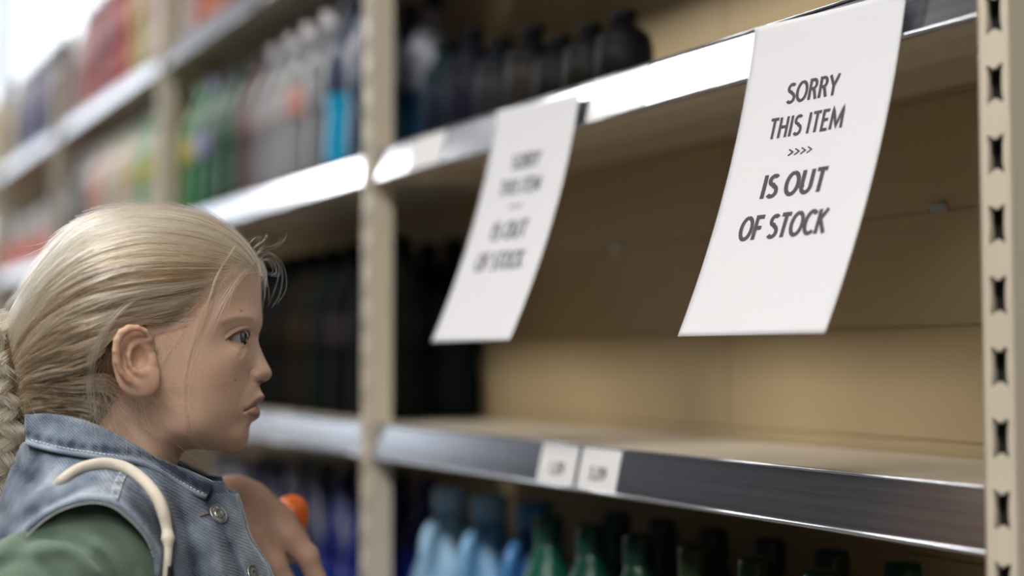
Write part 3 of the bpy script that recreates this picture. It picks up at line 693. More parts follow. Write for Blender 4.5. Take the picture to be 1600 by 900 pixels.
# ---- body under the clothes and the far hand
def P3(q): return L3(*q[:3])
def chain(P, pts, k=.006):
    f = None
    for a, b in zip(pts[:-1], pts[1:]):
        g = sd_cone(P, P3(a), P3(b), a[3], b[3]); f = g if f is None else smin(f, g, k)
    return f
THUMB = [(366, 806, -.112, .0150), (398, 842, -.098, .0125), (430, 880, -.094, .0100), (452, 916, -.096, .0085)]
INDEX = [(436, 826, -.112, .0150), (452, 838, -.104, .0128), (480, 868, -.099, .0104), (494, 904, -.102, .0090), (490, 934, -.110, .0080)]
MIDDLE = [(444, 818, -.126, .0130), (466, 846, -.128, .0102), (456, 864, -.138, .0086), (446, 872, -.142, .0078)]
RING = [(436, 810, -.142, .0122), (456, 838, -.150, .0096), (446, 858, -.160, .0082), (436, 868, -.162, .0074)]
LITTLE = [(424, 806, -.154, .0108), (440, 832, -.164, .0086), (432, 850, -.170, .0074), (424, 860, -.172, .0068)]
def hand_sdf(P):
    f = chain(P, [(300, 796, -.13, .0215), (340, 790, -.127, .0225), (372, 792, -.126, .0235)], .01)
    for q in (INDEX[0], MIDDLE[0], RING[0], LITTLE[0]): f = smin(f, sd_cone(P, P3((366, 792, -.126)), P3(q), .0235, q[3]), .012)
    f = smin(f, sd_cone(P, P3((392, 800, -.122)), P3((420, 815, -.122)), .024, .018), .012)
    f = smin(f, chain(P, THUMB, .006), .009); f = smin(f, chain(P, INDEX, .004), .006)
    f = smin(f, chain(P, MIDDLE, .004), .004); f = smin(f, chain(P, RING, .004), .004); f = smin(f, chain(P, LITTLE, .004), .004)
    return f
q = np.array([L3(290, 745, -.12), L3(525, 955, -.2), L3(290, 960, -.07), L3(525, 745, -.07)])
hand_v, hand_f = sdf_mesh(hand_sdf, q.min(0) - (0, .005, .0), q.max(0) + .005, .0014)
TC = L3(185, 960, 0)
ARM_R = [(152, 880, .085, .044), (20, 950, .125, .040), (-110, 1010, .15, .036)]
ARM_L = [(165, 850, -.105, .042), (150, 1000, -.135, .038), (160, 1050, -.14, .034), (250, 900, -.13, .027), (300, 800, -.13, .0215)]
def torso(P, g=0.):
    f = sd_ell(P, TC + (0, -.03, 0), (.088 + g, .150 + g, .104 + g))
    f = smin(f, sd_cone(P, L3(172, 872, .062), L3(172, 872, -.062), .047 + g, .047 + g), .03)
    return f
def body_sdf(P):
    f = torso(P, -.004)
    f = smin(f, sd_cone(P, L3(185, 760, 0), L3(178, 850, 0), .036, .045), .015)
    f = smin(f, chain(P, [(a, b, c, r - .011) for a, b, c, r in ARM_R], .02), .02); f = smin(f, chain(P, ARM_L, .02), .03)
    return f
lo = TC + (-.22, -.12, -.24); hi = TC + (.16, .17, .25)
body_v, body_f = sdf_mesh(body_sdf, lo, hi, .005)
def shirt_sdf(P):
    f = torso(P, .003)
    f = smin(f, chain(P, [(a, b, c, r + .0045) for a, b, c, r in ARM_R], .02), .025)
    f = smin(f, chain(P, [(a, b, c, r + .004) for a, b, c, r in ARM_L[:3]] + [(225, 950, -.135, .032)], .02), .025)
    return smax(f, sd_cone(P, L3(200, 700, 0), L3(180, 800, 0), .052, .05) * -1, .01)

M_skin = mat('skin', (.6, .4, .3, 1), .46, spec=.35, sss=.35, bump=((900, 900, 900), .12, .0004))
nt = M_skin.node_tree; ca = nt.nodes.new('ShaderNodeVertexColor'); ca.layer_name = 'tone'
nz = nt.nodes.new('ShaderNodeTexNoise'); nz.inputs['Scale'].default_value = 140; nz.inputs['Detail'].default_value = 4
mx = nt.nodes.new('ShaderNodeMix'); mx.data_type = 'RGBA'; mx.blend_type = 'MULTIPLY'; mx.inputs[0].default_value = .18
nt.links.new(ca.outputs[0], mx.inputs[6]); nt.links.new(nz.outputs[0], mx.inputs[7]); nt.links.new(mx.outputs[2], nt.nodes['Principled BSDF'].inputs['Base Color'])
V = []; Fc = []; Cc = []
def put(v, f, c):
    o = len(V); V.extend(v); Fc.extend([tuple(int(i) + o for i in q) for q in f]); Cc.extend(c)
put(head_v, head_f, head_c)
ec = np.tile(np.array(lin(216, 174, 148)[:3]), (len(ear_v), 1)); put(ear_v, ear_f, ec)
ev2 = ear_v * (1, 1, -1); put(ev2, [tuple(reversed(q)) for q in ear_f], ec)
put(hand_v, hand_f, np.tile(np.array(lin(206, 168, 146)[:3]), (len(hand_v), 1)))
put(body_v, body_f, np.tile(skin, (len(body_v), 1)))
ORG = to_world(np.array([0, 0, 0.]))
girl_me = mesh_data('person', to_world(np.array(V)), Fc, True)
at = girl_me.color_attributes.new('tone', 'FLOAT_COLOR', 'POINT'); at.data.foreach_set('color', np.c_[np.array(Cc), np.ones(len(Cc))].ravel())
girl = obj('person', girl_me, M_skin)
tag(girl, 'fair-haired girl in a denim vest and green sleeves, looking up at the paper signs', 'person')

# ---- eyes
M_white = mat('eye white', lin(150, 142, 140), .12, coat=.6)
M_iris = mat('blue grey iris', lin(66, 74, 80), .15, coat=1., noise=((900, 900, 900), .5, lin(40, 46, 52)))
M_pupil = mat('pupil', lin(8, 8, 10), .05, coat=1.)
def ball(center, gaze, R):
    g_ = np.asarray(gaze, float); g_ /= np.linalg.norm(g_); u = np.cross(g_, (0, 1., 0)); u /= np.linalg.norm(u); w = np.cross(u, g_)
    out = {}
    for nm, a0, a1, k in (('eye_white', .60, PI, 1.), ('iris', .24, .62, 1.02), ('pupil', 0., .25, 1.03)):
        n, m = 28, 14; v = []; f = []
        for i in range(m + 1):
            t = a0 + (a1 - a0) * i / m; r = R * (k + (.05 * (1 - t / .62) if nm != 'eye_white' else 0))
            for j in range(n):
                p = 2 * PI * j / n; v.append(center + r * (math.cos(t) * g_ + math.sin(t) * (math.cos(p) * u + math.sin(p) * w)))
        f = [(i * n + j, i * n + (j + 1) % n, (i + 1) * n + (j + 1) % n, (i + 1) * n + j) for i in range(m) for j in range(n)]
        out[nm] = (np.array(v), f)
    return out
EC = L3(364.5, 526.5, .0292)
for s in (1, -1):
    p = ball(EC * (1, 1, s), (math.cos(.56), .03, math.sin(.56) if s > 0 else math.sin(.30)), .0122)
    e = obj('eye', mesh_data('eye', to_world(p['eye_white'][0]), p['eye_white'][1], True), M_white, girl)
    obj('iris', mesh_data('iris', to_world(p['iris'][0]), p['iris'][1], True), M_iris, e)
    obj('pupil', mesh_data('pupil', to_world(p['pupil'][0]), p['pupil'][1], True), M_pupil, e)
# ================================================================== clothes
def denim_mat(name, c0, c1, c2):
    """twill: fine diagonal lines, faded patches"""
    m = bpy.data.materials.new(name); m.use_nodes = True; nt = m.node_tree; b = nt.nodes['Principled BSDF']
    b.inputs['Roughness'].default_value = .85; b.inputs['Specular IOR Level'].default_value = .15; b.inputs['Sheen Weight'].default_value = .25
    at = nt.nodes.new('ShaderNodeAttribute'); at.attribute_name = 'wear_shade'
    tc = nt.nodes.new('ShaderNodeTexCoord')
    n1_ = nt.nodes.new('ShaderNodeTexNoise'); n1_.inputs['Scale'].default_value = 38; n1_.inputs['Detail'].default_value = 6; nt.links.new(tc.outputs['Object'], n1_.inputs['Vector'])
    mp = nt.nodes.new('ShaderNodeMapping'); mp.inputs['Rotation'].default_value = (.3, .9, .5); mp.inputs['Scale'].default_value = (1, 1, 1); nt.links.new(tc.outputs['Object'], mp.inputs['Vector'])
    wv = nt.nodes.new('ShaderNodeTexWave'); wv.inputs['Scale'].default_value = 190; wv.inputs['Distortion'].default_value = 2.5; wv.inputs['Detail'].default_value = 2; nt.links.new(mp.outputs[0], wv.inputs['Vector'])
    n2_ = nt.nodes.new('ShaderNodeTexNoise'); n2_.inputs['Scale'].default_value = 900; n2_.inputs['Detail'].default_value = 2; nt.links.new(tc.outputs['Object'], n2_.inputs['Vector'])
    def mathn(op, a, b_):
        k = nt.nodes.new('ShaderNodeMath'); k.operation = op
        for i, x in enumerate((a, b_)):
            if isinstance(x, (int, float)): k.inputs[i].default_value = x
            else: nt.links.new(x, k.inputs[i])
        return k.outputs[0]
    s = mathn('ADD', mathn('MULTIPLY', n1_.outputs[0], 1.0), mathn('MULTIPLY', wv.outputs['Fac'], .14))
    s = mathn('ADD', s, mathn('MULTIPLY', n2_.outputs[0], .3))
    s = mathn('ADD', s, mathn('MULTIPLY', at.outputs['Fac'], .75)); s = mathn('SUBTRACT', s, .34)
    r = nt.nodes.new('ShaderNodeValToRGB'); e = r.color_ramp.elements; e[0].position = .12; e[1].position = .95
    e[0].color = c0; e[1].color = c2; k = e.new(.5); k.color = c1
    nt.links.new(s, r.inputs[0]); nt.links.new(r.outputs[0], b.inputs['Base Color'])
    bp = nt.nodes.new('ShaderNodeBump'); bp.inputs['Strength'].default_value = .35; bp.inputs['Distance'].default_value = .0006
    nt.links.new(mathn('ADD', wv.outputs['Fac'], n2_.outputs[0]), bp.inputs['Height']); nt.links.new(bp.outputs[0], b.inputs['Normal'])
    return m
M_denim = denim_mat('washed denim', lin(44, 54, 72), lin(120, 132, 148), lin(202, 207, 214))
M_thread = mat('pale seam thread', lin(206, 208, 210), .8)
M_green = mat('green jersey', lin(94, 114, 98), .85, spec=.2, sheen=.3, bump=((700, 700, 700), .2, .0006), noise=((22, 22, 22), .7, lin(110, 130, 112)))
M_rope = mat('cream rope', lin(222, 211, 194), .8, spec=.2, bump=((420, 420, 420), .6, .001))
M_steel = mat('worn steel button', lin(196, 196, 194), .38, metal=.9, noise=((500, 500, 500), .5, lin(140, 140, 140)), bump=((700, 700, 700), .4, .0006))

shirt_v, shirt_f = sdf_mesh(shirt_sdf, TC + (-.22, -.11, -.24), TC + (.16, .17, .25), .0045)
# folds of the sleeve: soft waves running across the arm near the armhole
SP = np.stack(project(to_world(shirt_v)), -1)
near = shirt_v[:, 2] > .02
fold = np.zeros(len(shirt_v))
for line, wd, amp in (([(110, 800), (60, 818), (30, 838), (-10, 872)], 9, .0035), ([(40, 842), (75, 836), (120, 848), (160, 885), (190, 930)], 8, -.0042), ([(60, 862), (110, 862), (150, 900)], 11, .0040), ([(150, 850), (175, 872), (200, 915)], 9, .0030), ([(165, 830), (190, 850), (215, 890)], 7, -.0024), ([(0, 885), (40, 875), (90, 905)], 10, -.0024)):
    fold += 1.6 * amp * np.exp(-(dist_line(SP[:, 0], SP[:, 1], spline(line, 40)) / wd) ** 2)
shirt_v[:, 2] += np.where(near, fold, 0); shirt_v[:, 1] += np.where(near, fold * .5, 0)
shirt = obj('green_shirt', mesh_data('green_shirt', to_world(shirt_v), shirt_f, True), M_green, girl); shirt['label'] = 'muted green long sleeve shirt under the vest'

VW = np.array([(29, 709, .030), (12, 745, .036), (-20, 830, .042), (-60, 930, .046), (43, 692, .046), (100, 703, .058), (160, 712, .062), (210, 717, .058), (253, 726, .049), (293, 742, .039), (320, 773, .034), (70, 720, .066),
    (100, 735, .086), (130, 742, .098), (185, 738, .084), (220, 757, .090), (150, 760, .118), (139, 779, .133), (176, 784, .134), (95, 790, .128), (58, 813, .122), (17, 851, .114), (-40, 920, .108), (208, 810, .131), (231, 839, .124), (244, 871, .116), (246, 910, .111), (248, 950, .110),
    (40, 760, .080), (20, 800, .090), (0, 840, .098), (60, 740, .074), (270, 800, .085), (300, 850, .086), (280, 900, .100), (340, 803, .042), (370, 772, .014), (377, 793, .014), (387, 830, .014), (410, 870, .014), (428, 905, .014), (360, 850, .050), (385, 900, .048), (332, 756, .031), (445, 950, .014), (350, 950, .080), (-100, 950, .06), (240, 780, .098), (255, 830, .102)])
VWf = TPS(VW[:, :2], VW[:, 2] * 10, 1e-5)
# drapes and gathers of the vest, drawn as soft ridges (pixel path, width, height)
DRAPE = [([(255, 770), (285, 820), (300, 880), (305, 940)], 9, -.0030), ([(290, 780), (330, 840), (345, 900)], 12, .0030), ([(240, 760), (262, 800), (275, 860), (278, 930)], 8, .0025), ([(20, 730), (60, 760), (40, 800), (0, 850)], 12, -.0026), ([(110, 712), (75, 750), (30, 800)], 9, .0026), ([(60, 712), (40, 745), (10, 800)], 8, -.0022), ([(150, 750), (120, 765), (80, 790)], 7, -.0018), ([(215, 770), (235, 800), (250, 850)], 6, -.0028), ([(325, 790), (355, 850), (372, 900)], 8, -.0026)]
def vest_w(px, py):
    w = VWf(np.stack([px, py], -1)) / 10
    for l, wd, a in DRAPE: w = w + a * np.exp(-(dist_line(px, py, spline(l, 30)) / wd) ** 2)
    return w
def dense(line, step=4.):
    line = np.asarray(line, float); n = max(6, int(np.linalg.norm(np.diff(line, axis=0), axis=1).sum() / step)); return spline(line, n)
def panel(name, outline, wfun, step, thick, m, parent, wear_shade=None, mirror=True, lift=0.):
    """cloth panel: outline in pixels of the photograph, true depth from wfun; a second one mirrored to her left side"""
    v, f, nb = cdt_fill(outline, step)
    w = wfun(v[:, 0], v[:, 1]) + lift
    loc = lp(v[:, 0], v[:, 1], w)
    wr = np.zeros(len(v)) if wear_shade is None else wear_shade(v[:, 0], v[:, 1])
    objs = []
    for s in ((1, -1) if mirror else (1,)):
        me = mesh_data(name, to_world(loc * (1, 1, s)), f, True); fix_normals(me)
        a = me.attributes.new('wear_shade', 'FLOAT', 'POINT'); a.data.foreach_set('value', wr)
        o = obj(name, me, m, parent); md = o.modifiers.new('thickness', 'SOLIDIFY'); md.thickness = thick; md.offset = 0
        objs.append(o)
    return objs
ARMHOLE = [(248, 935), (246, 900), (244, 871), (231, 839), (208, 810), (176, 785), (139, 779), (95, 790), (58, 813), (17, 851), (-15, 884), (-45, 925)]
SEGS = [[(-45, 925), (-120, 930)], [(-120, 930), (-80, 880), (-40, 835), (0, 779), (14, 743), (30, 706)], [(30, 706), (43, 690), (100, 700), (160, 709), (210, 714), (253, 722), (293, 737), (331, 752)], [(331, 752), (350, 752)], [(350, 752), (356, 770)], [(356, 770), (370, 772)], [(370, 772), (377, 793), (387, 830), (396, 850), (410, 871), (420, 888), (436, 935)], [(436, 935), (248, 935)], ARMHOLE]
vest_out = np.vstack([dense(s)[:-1] for s in SEGS])
SEAMS = {'arm': ARMHOLE, 'placket': SEGS[6]}
def vest_wear_tone(px, py):
    k = .55 * np.exp(-(dist_line(px, py, spline(ARMHOLE, 60)) / 7) ** 2) + .45 * np.exp(-(dist_line(px, py, spline(SEGS[6], 40)) / 5) ** 2)
    k += .35 * np.exp(-(((px - 120) / 60) ** 2 + ((py - 760) / 25) ** 2))
    k -= .25 * np.exp(-(((px - 300) / 40) ** 2 + ((py - 790) / 30) ** 2)) + .3 * np.exp(-(dist_line(px, py, spline([(200, 770), (222, 800), (238, 840)], 20)) / 9) ** 2)  # darker patch on the chest and strip before the armhole
    for l, wd, a in DRAPE: k += np.sign(a) * .22 * np.exp(-(dist_line(px, py, spline(l, 30)) / wd) ** 2)  # paler along raised drapes, darker along sunken ones
    return k
vest = empty('denim_vest', tuple(map(float, ORG))); vest.parent = girl
vest['label'] = 'sleeveless washed blue denim vest with steel buttons'
def inv_parent(o, p):
    o.parent = p; o.matrix_parent_inverse = Matrix.Translation(-Vector(p.location)); return o
def cparts(objs):
    for o in objs: inv_parent(o, vest)
cparts(panel('vest_panel', vest_out, vest_w, 5., .0026, M_denim, None, vest_wear_tone))
# collar
CU = [(41, 650), (70, 648), (100, 652), (140, 662), (187, 683), (227, 707), (253, 721), (293, 737), (331, 754)]
CL = [(331, 754), (327, 765), (321, 776), (306, 771), (275, 753), (245, 734), (210, 721), (160, 715), (100, 706), (60, 697), (42, 691)]
CW = np.array([(41, 650, .032), (70, 648, .042), (100, 653, .050), (140, 663, .054), (187, 683, .054), (227, 708, .050), (253, 722, .047), (293, 738, .043), (331, 754, .037), (321, 776, .042), (275, 753, .054), (245, 734, .062), (210, 721, .070), (160, 715, .076), (100, 706, .072), (60, 697, .060), (42, 691, .052), (120, 685, .067), (180, 700, .068)])
CWf = TPS(CW[:, :2], CW[:, 2] * 10, 1e-5)
def collar_w(px, py): return CWf(np.stack([px, py], -1)) / 10
col_out = np.vstack([dense(CU)[:-1], dense(CL)[:-1], dense([CL[-1], (40, 670), CU[0]])[:-1]])
def collar_wear_shade(px, py):
    lower = dist_line(px, py, spline(CL[2:], 40)); return .5 * np.exp(-(lower / 4) ** 2) - .4 * np.exp(-((lower - 11) / 6) ** 2) * (.4 + .6 * np.sin(px / 5.5) ** 2) + .2 * np.exp(-(dist_line(px, py, spline(CU, 40)) / 5) ** 2) - .35 * np.clip((px - 235) / 40, 0, 1)  # worn edges, plus shade on the collar's front put into the colour
cparts(panel('collar', col_out, collar_w, 4., .0042, M_denim, None, collar_wear_shade))
# piping along the edges, rows of stitching, shoulder seam
def strip(name, line, wf, rad, m, n=None, lift=0., mirror=True, sub=7):
    q = dense(line, sub); w = wf(q[:, 0], q[:, 1]) + lift; L_ = lp(q[:, 0], q[:, 1], w)
    for s in ((1, -1) if mirror else (1,)):
        b = MB(); b.tube(to_world(L_ * (1, 1, s)), rad, 8); inv_parent(b.build(name, m, None, True), vest)
def stitches(line, wf, lift, name='stitching', ln=4.2, gap=2.2, rad=.00062):
    q = spline(line, int(np.linalg.norm(np.diff(np.asarray(line, float), axis=0), axis=1).sum() * 2)); b = MB(); s = np.r_[0, np.cumsum(np.linalg.norm(np.diff(q, axis=0), axis=1))]; t = 0.
    while t + ln < s[-1]:
        u = np.array([t, t + ln / 2, t + ln]); p = np.stack([np.interp(u, s, q[:, 0]), np.interp(u, s, q[:, 1])], -1); w = wf(p[:, 0], p[:, 1]) + lift + np.array([-.0004, .0003, -.0004])
        b.tube(to_world(lp(p[:, 0], p[:, 1], w)), rad, 5); t += ln + gap
    o = inv_parent(b.build(name, M_thread, None, True), vest); o['kind'] = 'stuff'
M_edge = denim_mat('denim edge', lin(96, 110, 130), lin(160, 172, 188), lin(200, 208, 216))
strip('armhole_hem', ARMHOLE[1:-1], vest_w, .0026, M_edge, lift=.0004)
strip('collar_edge', CL[2:], collar_w, .0022, M_edge, lift=.0004)
strip('collar_edge', CU[4:], collar_w, .0016, M_edge, lift=.0002)
strip('placket_edge', SEGS[6], vest_w, .0019, M_edge, lift=.0002)
stitches([(240, 871), (227, 841), (204, 814), (174, 791.5), (139, 786), (97, 797), (62, 819), (24, 855)], vest_w, .0018)
stitches([(362, 779), (369, 797), (379, 833), (402, 873), (414, 893)], vest_w, .0018)
stitches([(318, 771), (303, 764), (273, 747), (243, 729), (208, 716), (160, 709), (100, 700), (48, 687)], collar_w, .0026)
# shoulder seam: a doubled strap of denim from collar to armhole
seam = np.array([(207, 716), (197, 733), (187, 752), (181, 770), (177, 783)], float)
so = np.vstack([dense(seam + (-9, 0)), dense((seam + (7, 1))[::-1])])
cparts(panel('shoulder_seam', so, vest_w, 4., .0020, M_denim, None, lambda x, y: .25 + .25 * np.sin(y / 2.2), True, .0022))
stitches(seam + (-6, 0), vest_w, .0038); stitches(seam + (4.5, 1), vest_w, .0038)
# second layer of the placket with buttons
pk = np.vstack([dense([(333, 772), (356, 771), (370, 773)])[:-1], dense([(370, 773), (376, 793), (386, 830), (395, 850), (409, 871), (419, 888), (434, 930)])[:-1], dense([(434, 930), (392, 930)])[:-1], dense([(392, 930), (380, 890), (357, 850), (338, 815), (325, 790), (333, 772)])[:-1]])
cparts(panel('placket', pk, vest_w, 4., .0022, M_denim, None, lambda x, y: vest_wear_tone(x, y) + .12, True, .0022))
def button(px, py):
    w = float(vest_w(np.array([px]), np.array([py]))[0]); c = pw(float(px), float(py), w + .0038)
    e = .5; p0 = [pw(px + dx, py + dy, float(vest_w(np.array([px + dx]), np.array([py + dy]))[0])) for dx, dy in ((8, 0), (-8, 0), (0, 8), (0, -8))]
    nrm = np.cross(p0[0] - p0[1], p0[2] - p0[3]); nrm /= np.linalg.norm(nrm); nrm *= np.sign(nrm @ (EYE - c))
    R_ = Vector(nrm).to_track_quat('Z', 'Y')
    r = .0088
    prof_ = [(r * .9, -.002), (r, -.0008), (r, .0006), (r * .93, .0013), (r * .84, .0008), (r * .80, .0005), (r * .50, .0005), (r * .47, .0013), (r * .38, .0015), (r * .34, .0008), (r * .12, .0010)]
    o = MB().lathe(prof_, 32).build('button', M_steel, None, True); o.rotation_mode = 'QUATERNION'
    o.parent = vest; o.matrix_parent_inverse = Matrix.Translation(-Vector(vest.location)); o.location = tuple(c); o.rotation_quaternion = R_
    dots = MB()
    for k in range(20):
        a = 2 * PI * k / 20; dots.box(r * .655 * math.cos(a) - .0004, r * .655 * math.cos(a) + .0004, r * .655 * math.sin(a) - .0004, r * .655 * math.sin(a) + .0004, .0004, .0011)
    d_ = dots.build('embossing', M_steel, None); d_.parent = o; d_['kind'] = 'stuff'
button(341.5, 803); button(396, 898)
# buttonhole stitching beside the button
M_thread_ = M_thread; M_thread = mat('tan thread', lin(150, 112, 76), .8); stitches([(313, 806), (328, 801)], vest_w, .0042, 'buttonhole', 3, .4, .0010); M_thread = M_thread_

# ---- cream cord of the bag she carries
CORD = [(60, 800, .070), (84, 764, .0895), (100, 747, .0975), (124, 732, .1035), (156, 724.5, .1010), (186, 728, .1005), (208, 738, .1045), (230, 757, .1095), (248, 782, .1150), (258, 812, .1190), (262.5, 842, .1180), (262.5, 868, .1150), (260.5, 890, .1120), (258, 930, .110)]
cq = spline(np.array(CORD), 90)
rad = np.interp(np.arange(90), [0, 14, 30, 60, 66, 69, 72, 89], [.0036, .0040, .0052, .0053, .0045, .0060, .0036, .0030])
rad *= .92
cw = vest_w(cq[:, 0], cq[:, 1]) + rad + .0050; cw = np.where(np.arange(90) < 12, np.minimum(cw, cq[:, 2]), cw); cw = np.convolve(np.pad(cw, 3, mode='edge'), np.ones(7) / 7, 'valid')
cord_pts = pw(cq[:, 0], cq[:, 1], cw)
cord = MB().tube(cord_pts, rad, 14).build('bag_cord', M_rope, None, True)
tag(cord, 'cream rope cord of a bag looped over the denim shoulder', 'cord')
M_black = mat('black cord end', lin(36, 36, 38), .7)
be = spline(np.array([(265, 884, 0), (264, 900, 0), (262, 930, 0)]), 20); be[:, 2] = vest_w(be[:, 0], be[:, 1]) + .006
MB().tube(pw(be[:, 0], be[:, 1], be[:, 2] + .004), .0028, 10).build('cord_end', M_black, cord, True)

# ---- bottle in her far hand: blue body, orange dome cap
M_ocap = mat('orange plastic cap', lin(232, 110, 36), .4, coat=.2)
M_bluep = mat('blue plastic bottle', lin(72, 122, 236), .2, coat=.5)
base = L3(424, 985, -.172); topc = L3(456, 800, -.156)
axis = to_world(topc) - to_world(base); HB = float(np.linalg.norm(axis)); axis /= HB
bt = MB().lathe([(.022, 0), (.027, .004), (.028, .012), (.028, HB - .062), (.025, HB - .048), (.017, HB - .032), (.012, HB - .024), (.012, HB - .016)], 28).build('spray_bottle', M_bluep, None, True)
bt.rotation_mode = 'QUATERNION'; bt.rotation_quaternion = Vector(axis).to_track_quat('Z', 'Y'); bt.location = tuple(to_world(base))
MB().lathe([(.0165, HB - .020), (.0172, HB - .016), (.0172, HB - .004), (.0165, HB + .003), (.0145, HB + .009), (.0105, HB + .0135), (.005, HB + .016), (.001, HB + .0165)], 28).build('cap', M_ocap, bt, True)
bt.name = 'small_bottle'
tag(bt, 'small blue bottle with orange dome cap held in the girl\'s hand', 'bottle')
# ================================================================== hair
# guide lines of the hair seen from her right side (pixels), each running from its root backwards to the braid
GUIDES = [
 [(411, 436), (400, 402), (377, 372), (346, 349), (312, 333), (266, 324.5), (216, 323), (166, 330), (126, 346), (92, 373), (62, 411), (36, 450), (16, 484), (6, 510)],
 [(408, 430), (390, 396), (362, 371), (328, 354), (290, 344), (244, 338), (196, 341), (150, 352), (112, 372), (82, 401), (56, 436), (36, 464), (20, 490), (10, 518)],
 [(402, 424), (378, 394), (346, 377), (308, 365), (266, 358), (220, 356), (174, 363), (132, 379), (96, 403), (70, 430), (48, 458), (32, 480), (20, 502), (12, 530)],
 [(392, 420), (362, 400), (326, 390), (286, 382), (244, 379), (200, 382), (158, 392), (120, 408), (90, 429), (66, 452), (48, 474), (34, 494), (24, 516), (16, 542)],
 [(376, 414), (344, 410), (308, 406), (270, 404), (230, 405), (188, 411), (148, 422), (114, 438), (86, 456), (64, 475), (48, 494), (36, 512), (26, 530), (18, 552)],
 [(356, 422), (326, 428), (292, 432), (256, 434), (218, 438), (180, 445), (144, 456), (112, 470), (86, 486), (66, 502), (50, 518), (38, 534), (28, 548), (20, 564)],
 [(338, 444), (310, 452), (278, 460), (244, 466), (208, 472), (172, 480), (138, 491), (108, 503), (84, 516), (64, 528), (50, 540), (38, 551), (28, 562), (22, 574)],
 [(312, 466), (286, 478), (258, 487), (228, 494), (196, 501), (164, 510), (134, 520), (106, 530), (84, 541), (66, 550), (52, 558), (40, 566), (30, 574), (24, 584)],
 [(292, 494), (270, 500), (246, 504), (220, 507), (196, 512), (170, 525), (146, 540), (120, 552), (98, 560), (78, 566), (60, 572), (46, 578), (34, 584), (26, 594)],
 [(262, 512), (240, 512), (214, 508), (192, 514), (174, 532), (160, 552), (140, 566), (118, 574), (98, 578), (80, 582), (64, 586), (50, 590), (38, 596), (28, 604)],
 [(192, 600), (186, 597), (178, 592), (169, 586), (158, 584), (144, 586), (128, 590), (112, 592), (96, 594), (80, 596), (64, 600), (50, 604), (38, 610), (28, 616)],
 [(186, 622), (178, 619), (170, 614), (161, 610), (150, 609), (136, 610), (120, 610), (104, 610), (88, 611), (74, 613), (60, 616), (48, 620), (38, 625), (30, 630)],
 [(166, 650), (160, 646), (154, 641), (148, 637), (140, 634), (130, 632), (114, 631), (98, 630), (84, 630), (70, 631), (58, 633), (48, 636), (40, 640), (34, 646)],
 [(150, 672), (145, 669), (139, 665), (133, 662), (126, 659), (118, 657), (108, 655), (96, 653), (84, 652), (72, 652), (60, 653), (50, 654), (42, 656), (36, 660)],
]
NG, NP = len(GUIDES), 22
GD = np.stack([spline(g, NP) for g in GUIDES])
# thickness of the hair body: (pixel x, y, half width in metres) and its outline where it is zero
HW = [(215, 430, .0805), (160, 430, .0790), (270, 430, .0755), (330, 430, .0605), (300, 395, .0590), (350, 400, .0445), (380, 405, .0340), (395, 418, .0250), (120, 470, .0735), (215, 380, .0660), (160, 385, .0630), (90, 450, .0600), (70, 480, .0560), (50, 510, .0500), (40, 540, .0480), (85, 550, .0600), (100, 520, .0680),
      (300, 480, .0675), (335, 455, .0600), (290, 497, .0665), (250, 500, .0710), (200, 500, .0760), (150, 520, .0780), (235, 515, .0700), (150, 560, .0740), (120, 590, .0640), (180, 600, .0650), (215, 620, .0600), (150, 620, .0600), (100, 610, .0520), (60, 600, .0440), (40, 590, .0420), (200, 650, .0520), (150, 648, .0520), (100, 640, .0420), (60, 630, .0360), (35, 625, .0330), (366, 418, .0440)]
HW = np.array(HW); TOP = np.vstack([spline(GUIDES[0][:12], 40), spline([(30, 462), (17, 482), (9, 500), (2, 530), (2, 570), (8, 600), (16, 630), (22, 660)], 20)])
TOPl = lp(TOP[:, 0], TOP[:, 1])[:, :2]
HQ = TPS(np.vstack([lp(HW[:, 0], HW[:, 1], HW[:, 2])[:, :2], TOPl]), np.r_[HW[:, 2] ** 2, np.zeros(len(TOPl))] * 1e3, 1e-6)
def hair_half(px, py):
    """half width of the hair body at a pixel: solved so that the point lies on that pixel's ray"""
    w = np.full(np.shape(px), .05)
    for _ in range(5):
        a = lp(px, py, w)[..., :2]; w = .4 * w + .6 * np.sqrt(np.maximum(HQ(a), 0) * 1e-3)
    return w
# ---- body of the hair (a closed cap the strands lie on)
HOUT = [(400, 424), (394, 405), (375, 375), (345.5, 352), (311.5, 336), (266, 327), (216, 325.5), (166.5, 332.5), (127, 348), (93.5, 374.5), (64, 412), (38, 451), (19, 484), (14, 505), (8, 530), (8, 570), (14, 600), (24, 630), (36, 650), (70, 652), (110, 652), (144, 652), (164, 644), (178, 624), (184, 606), (182, 592), (177, 575), (174, 550), (176, 530), (186, 512), (204, 506), (228, 512), (252, 503), (276, 489), (294, 466), (318, 442), (338, 422), (364, 410), (388, 414)]
hv, hf, nb = cdt_fill(spline(HOUT, 260, True), 5.)
hw_ = np.maximum(hair_half(hv[:, 0], hv[:, 1]) - .0022, 0.0)
grv = np.sin(hv[:, 1] * .9 + hv[:, 0] * .05 + 3 * np.sin(hv[:, 0] * .03)) * .0006
HL = lp(hv[:, 0], hv[:, 1], hw_ + grv * (hw_ > .01))
M_hbase = mat('shaded hair base', lin(112, 86, 58), .6, spec=.3, noise=((60, 60, 300), .6, lin(82, 60, 38)), bump=((30, 30, 900), .8, .001))  # darker than the strands: shade in the gaps put into the colour
n_ = len(HL); hme = mesh_data('hair', np.vstack([to_world(HL), to_world(HL * (1, 1, -1))]), list(hf) + [tuple(i + n_ for i in reversed(q)) for q in hf], True)
hair = obj('hair', hme, M_hbase, girl); hair['label'] = 'long blonde hair swept back into a loose braid'
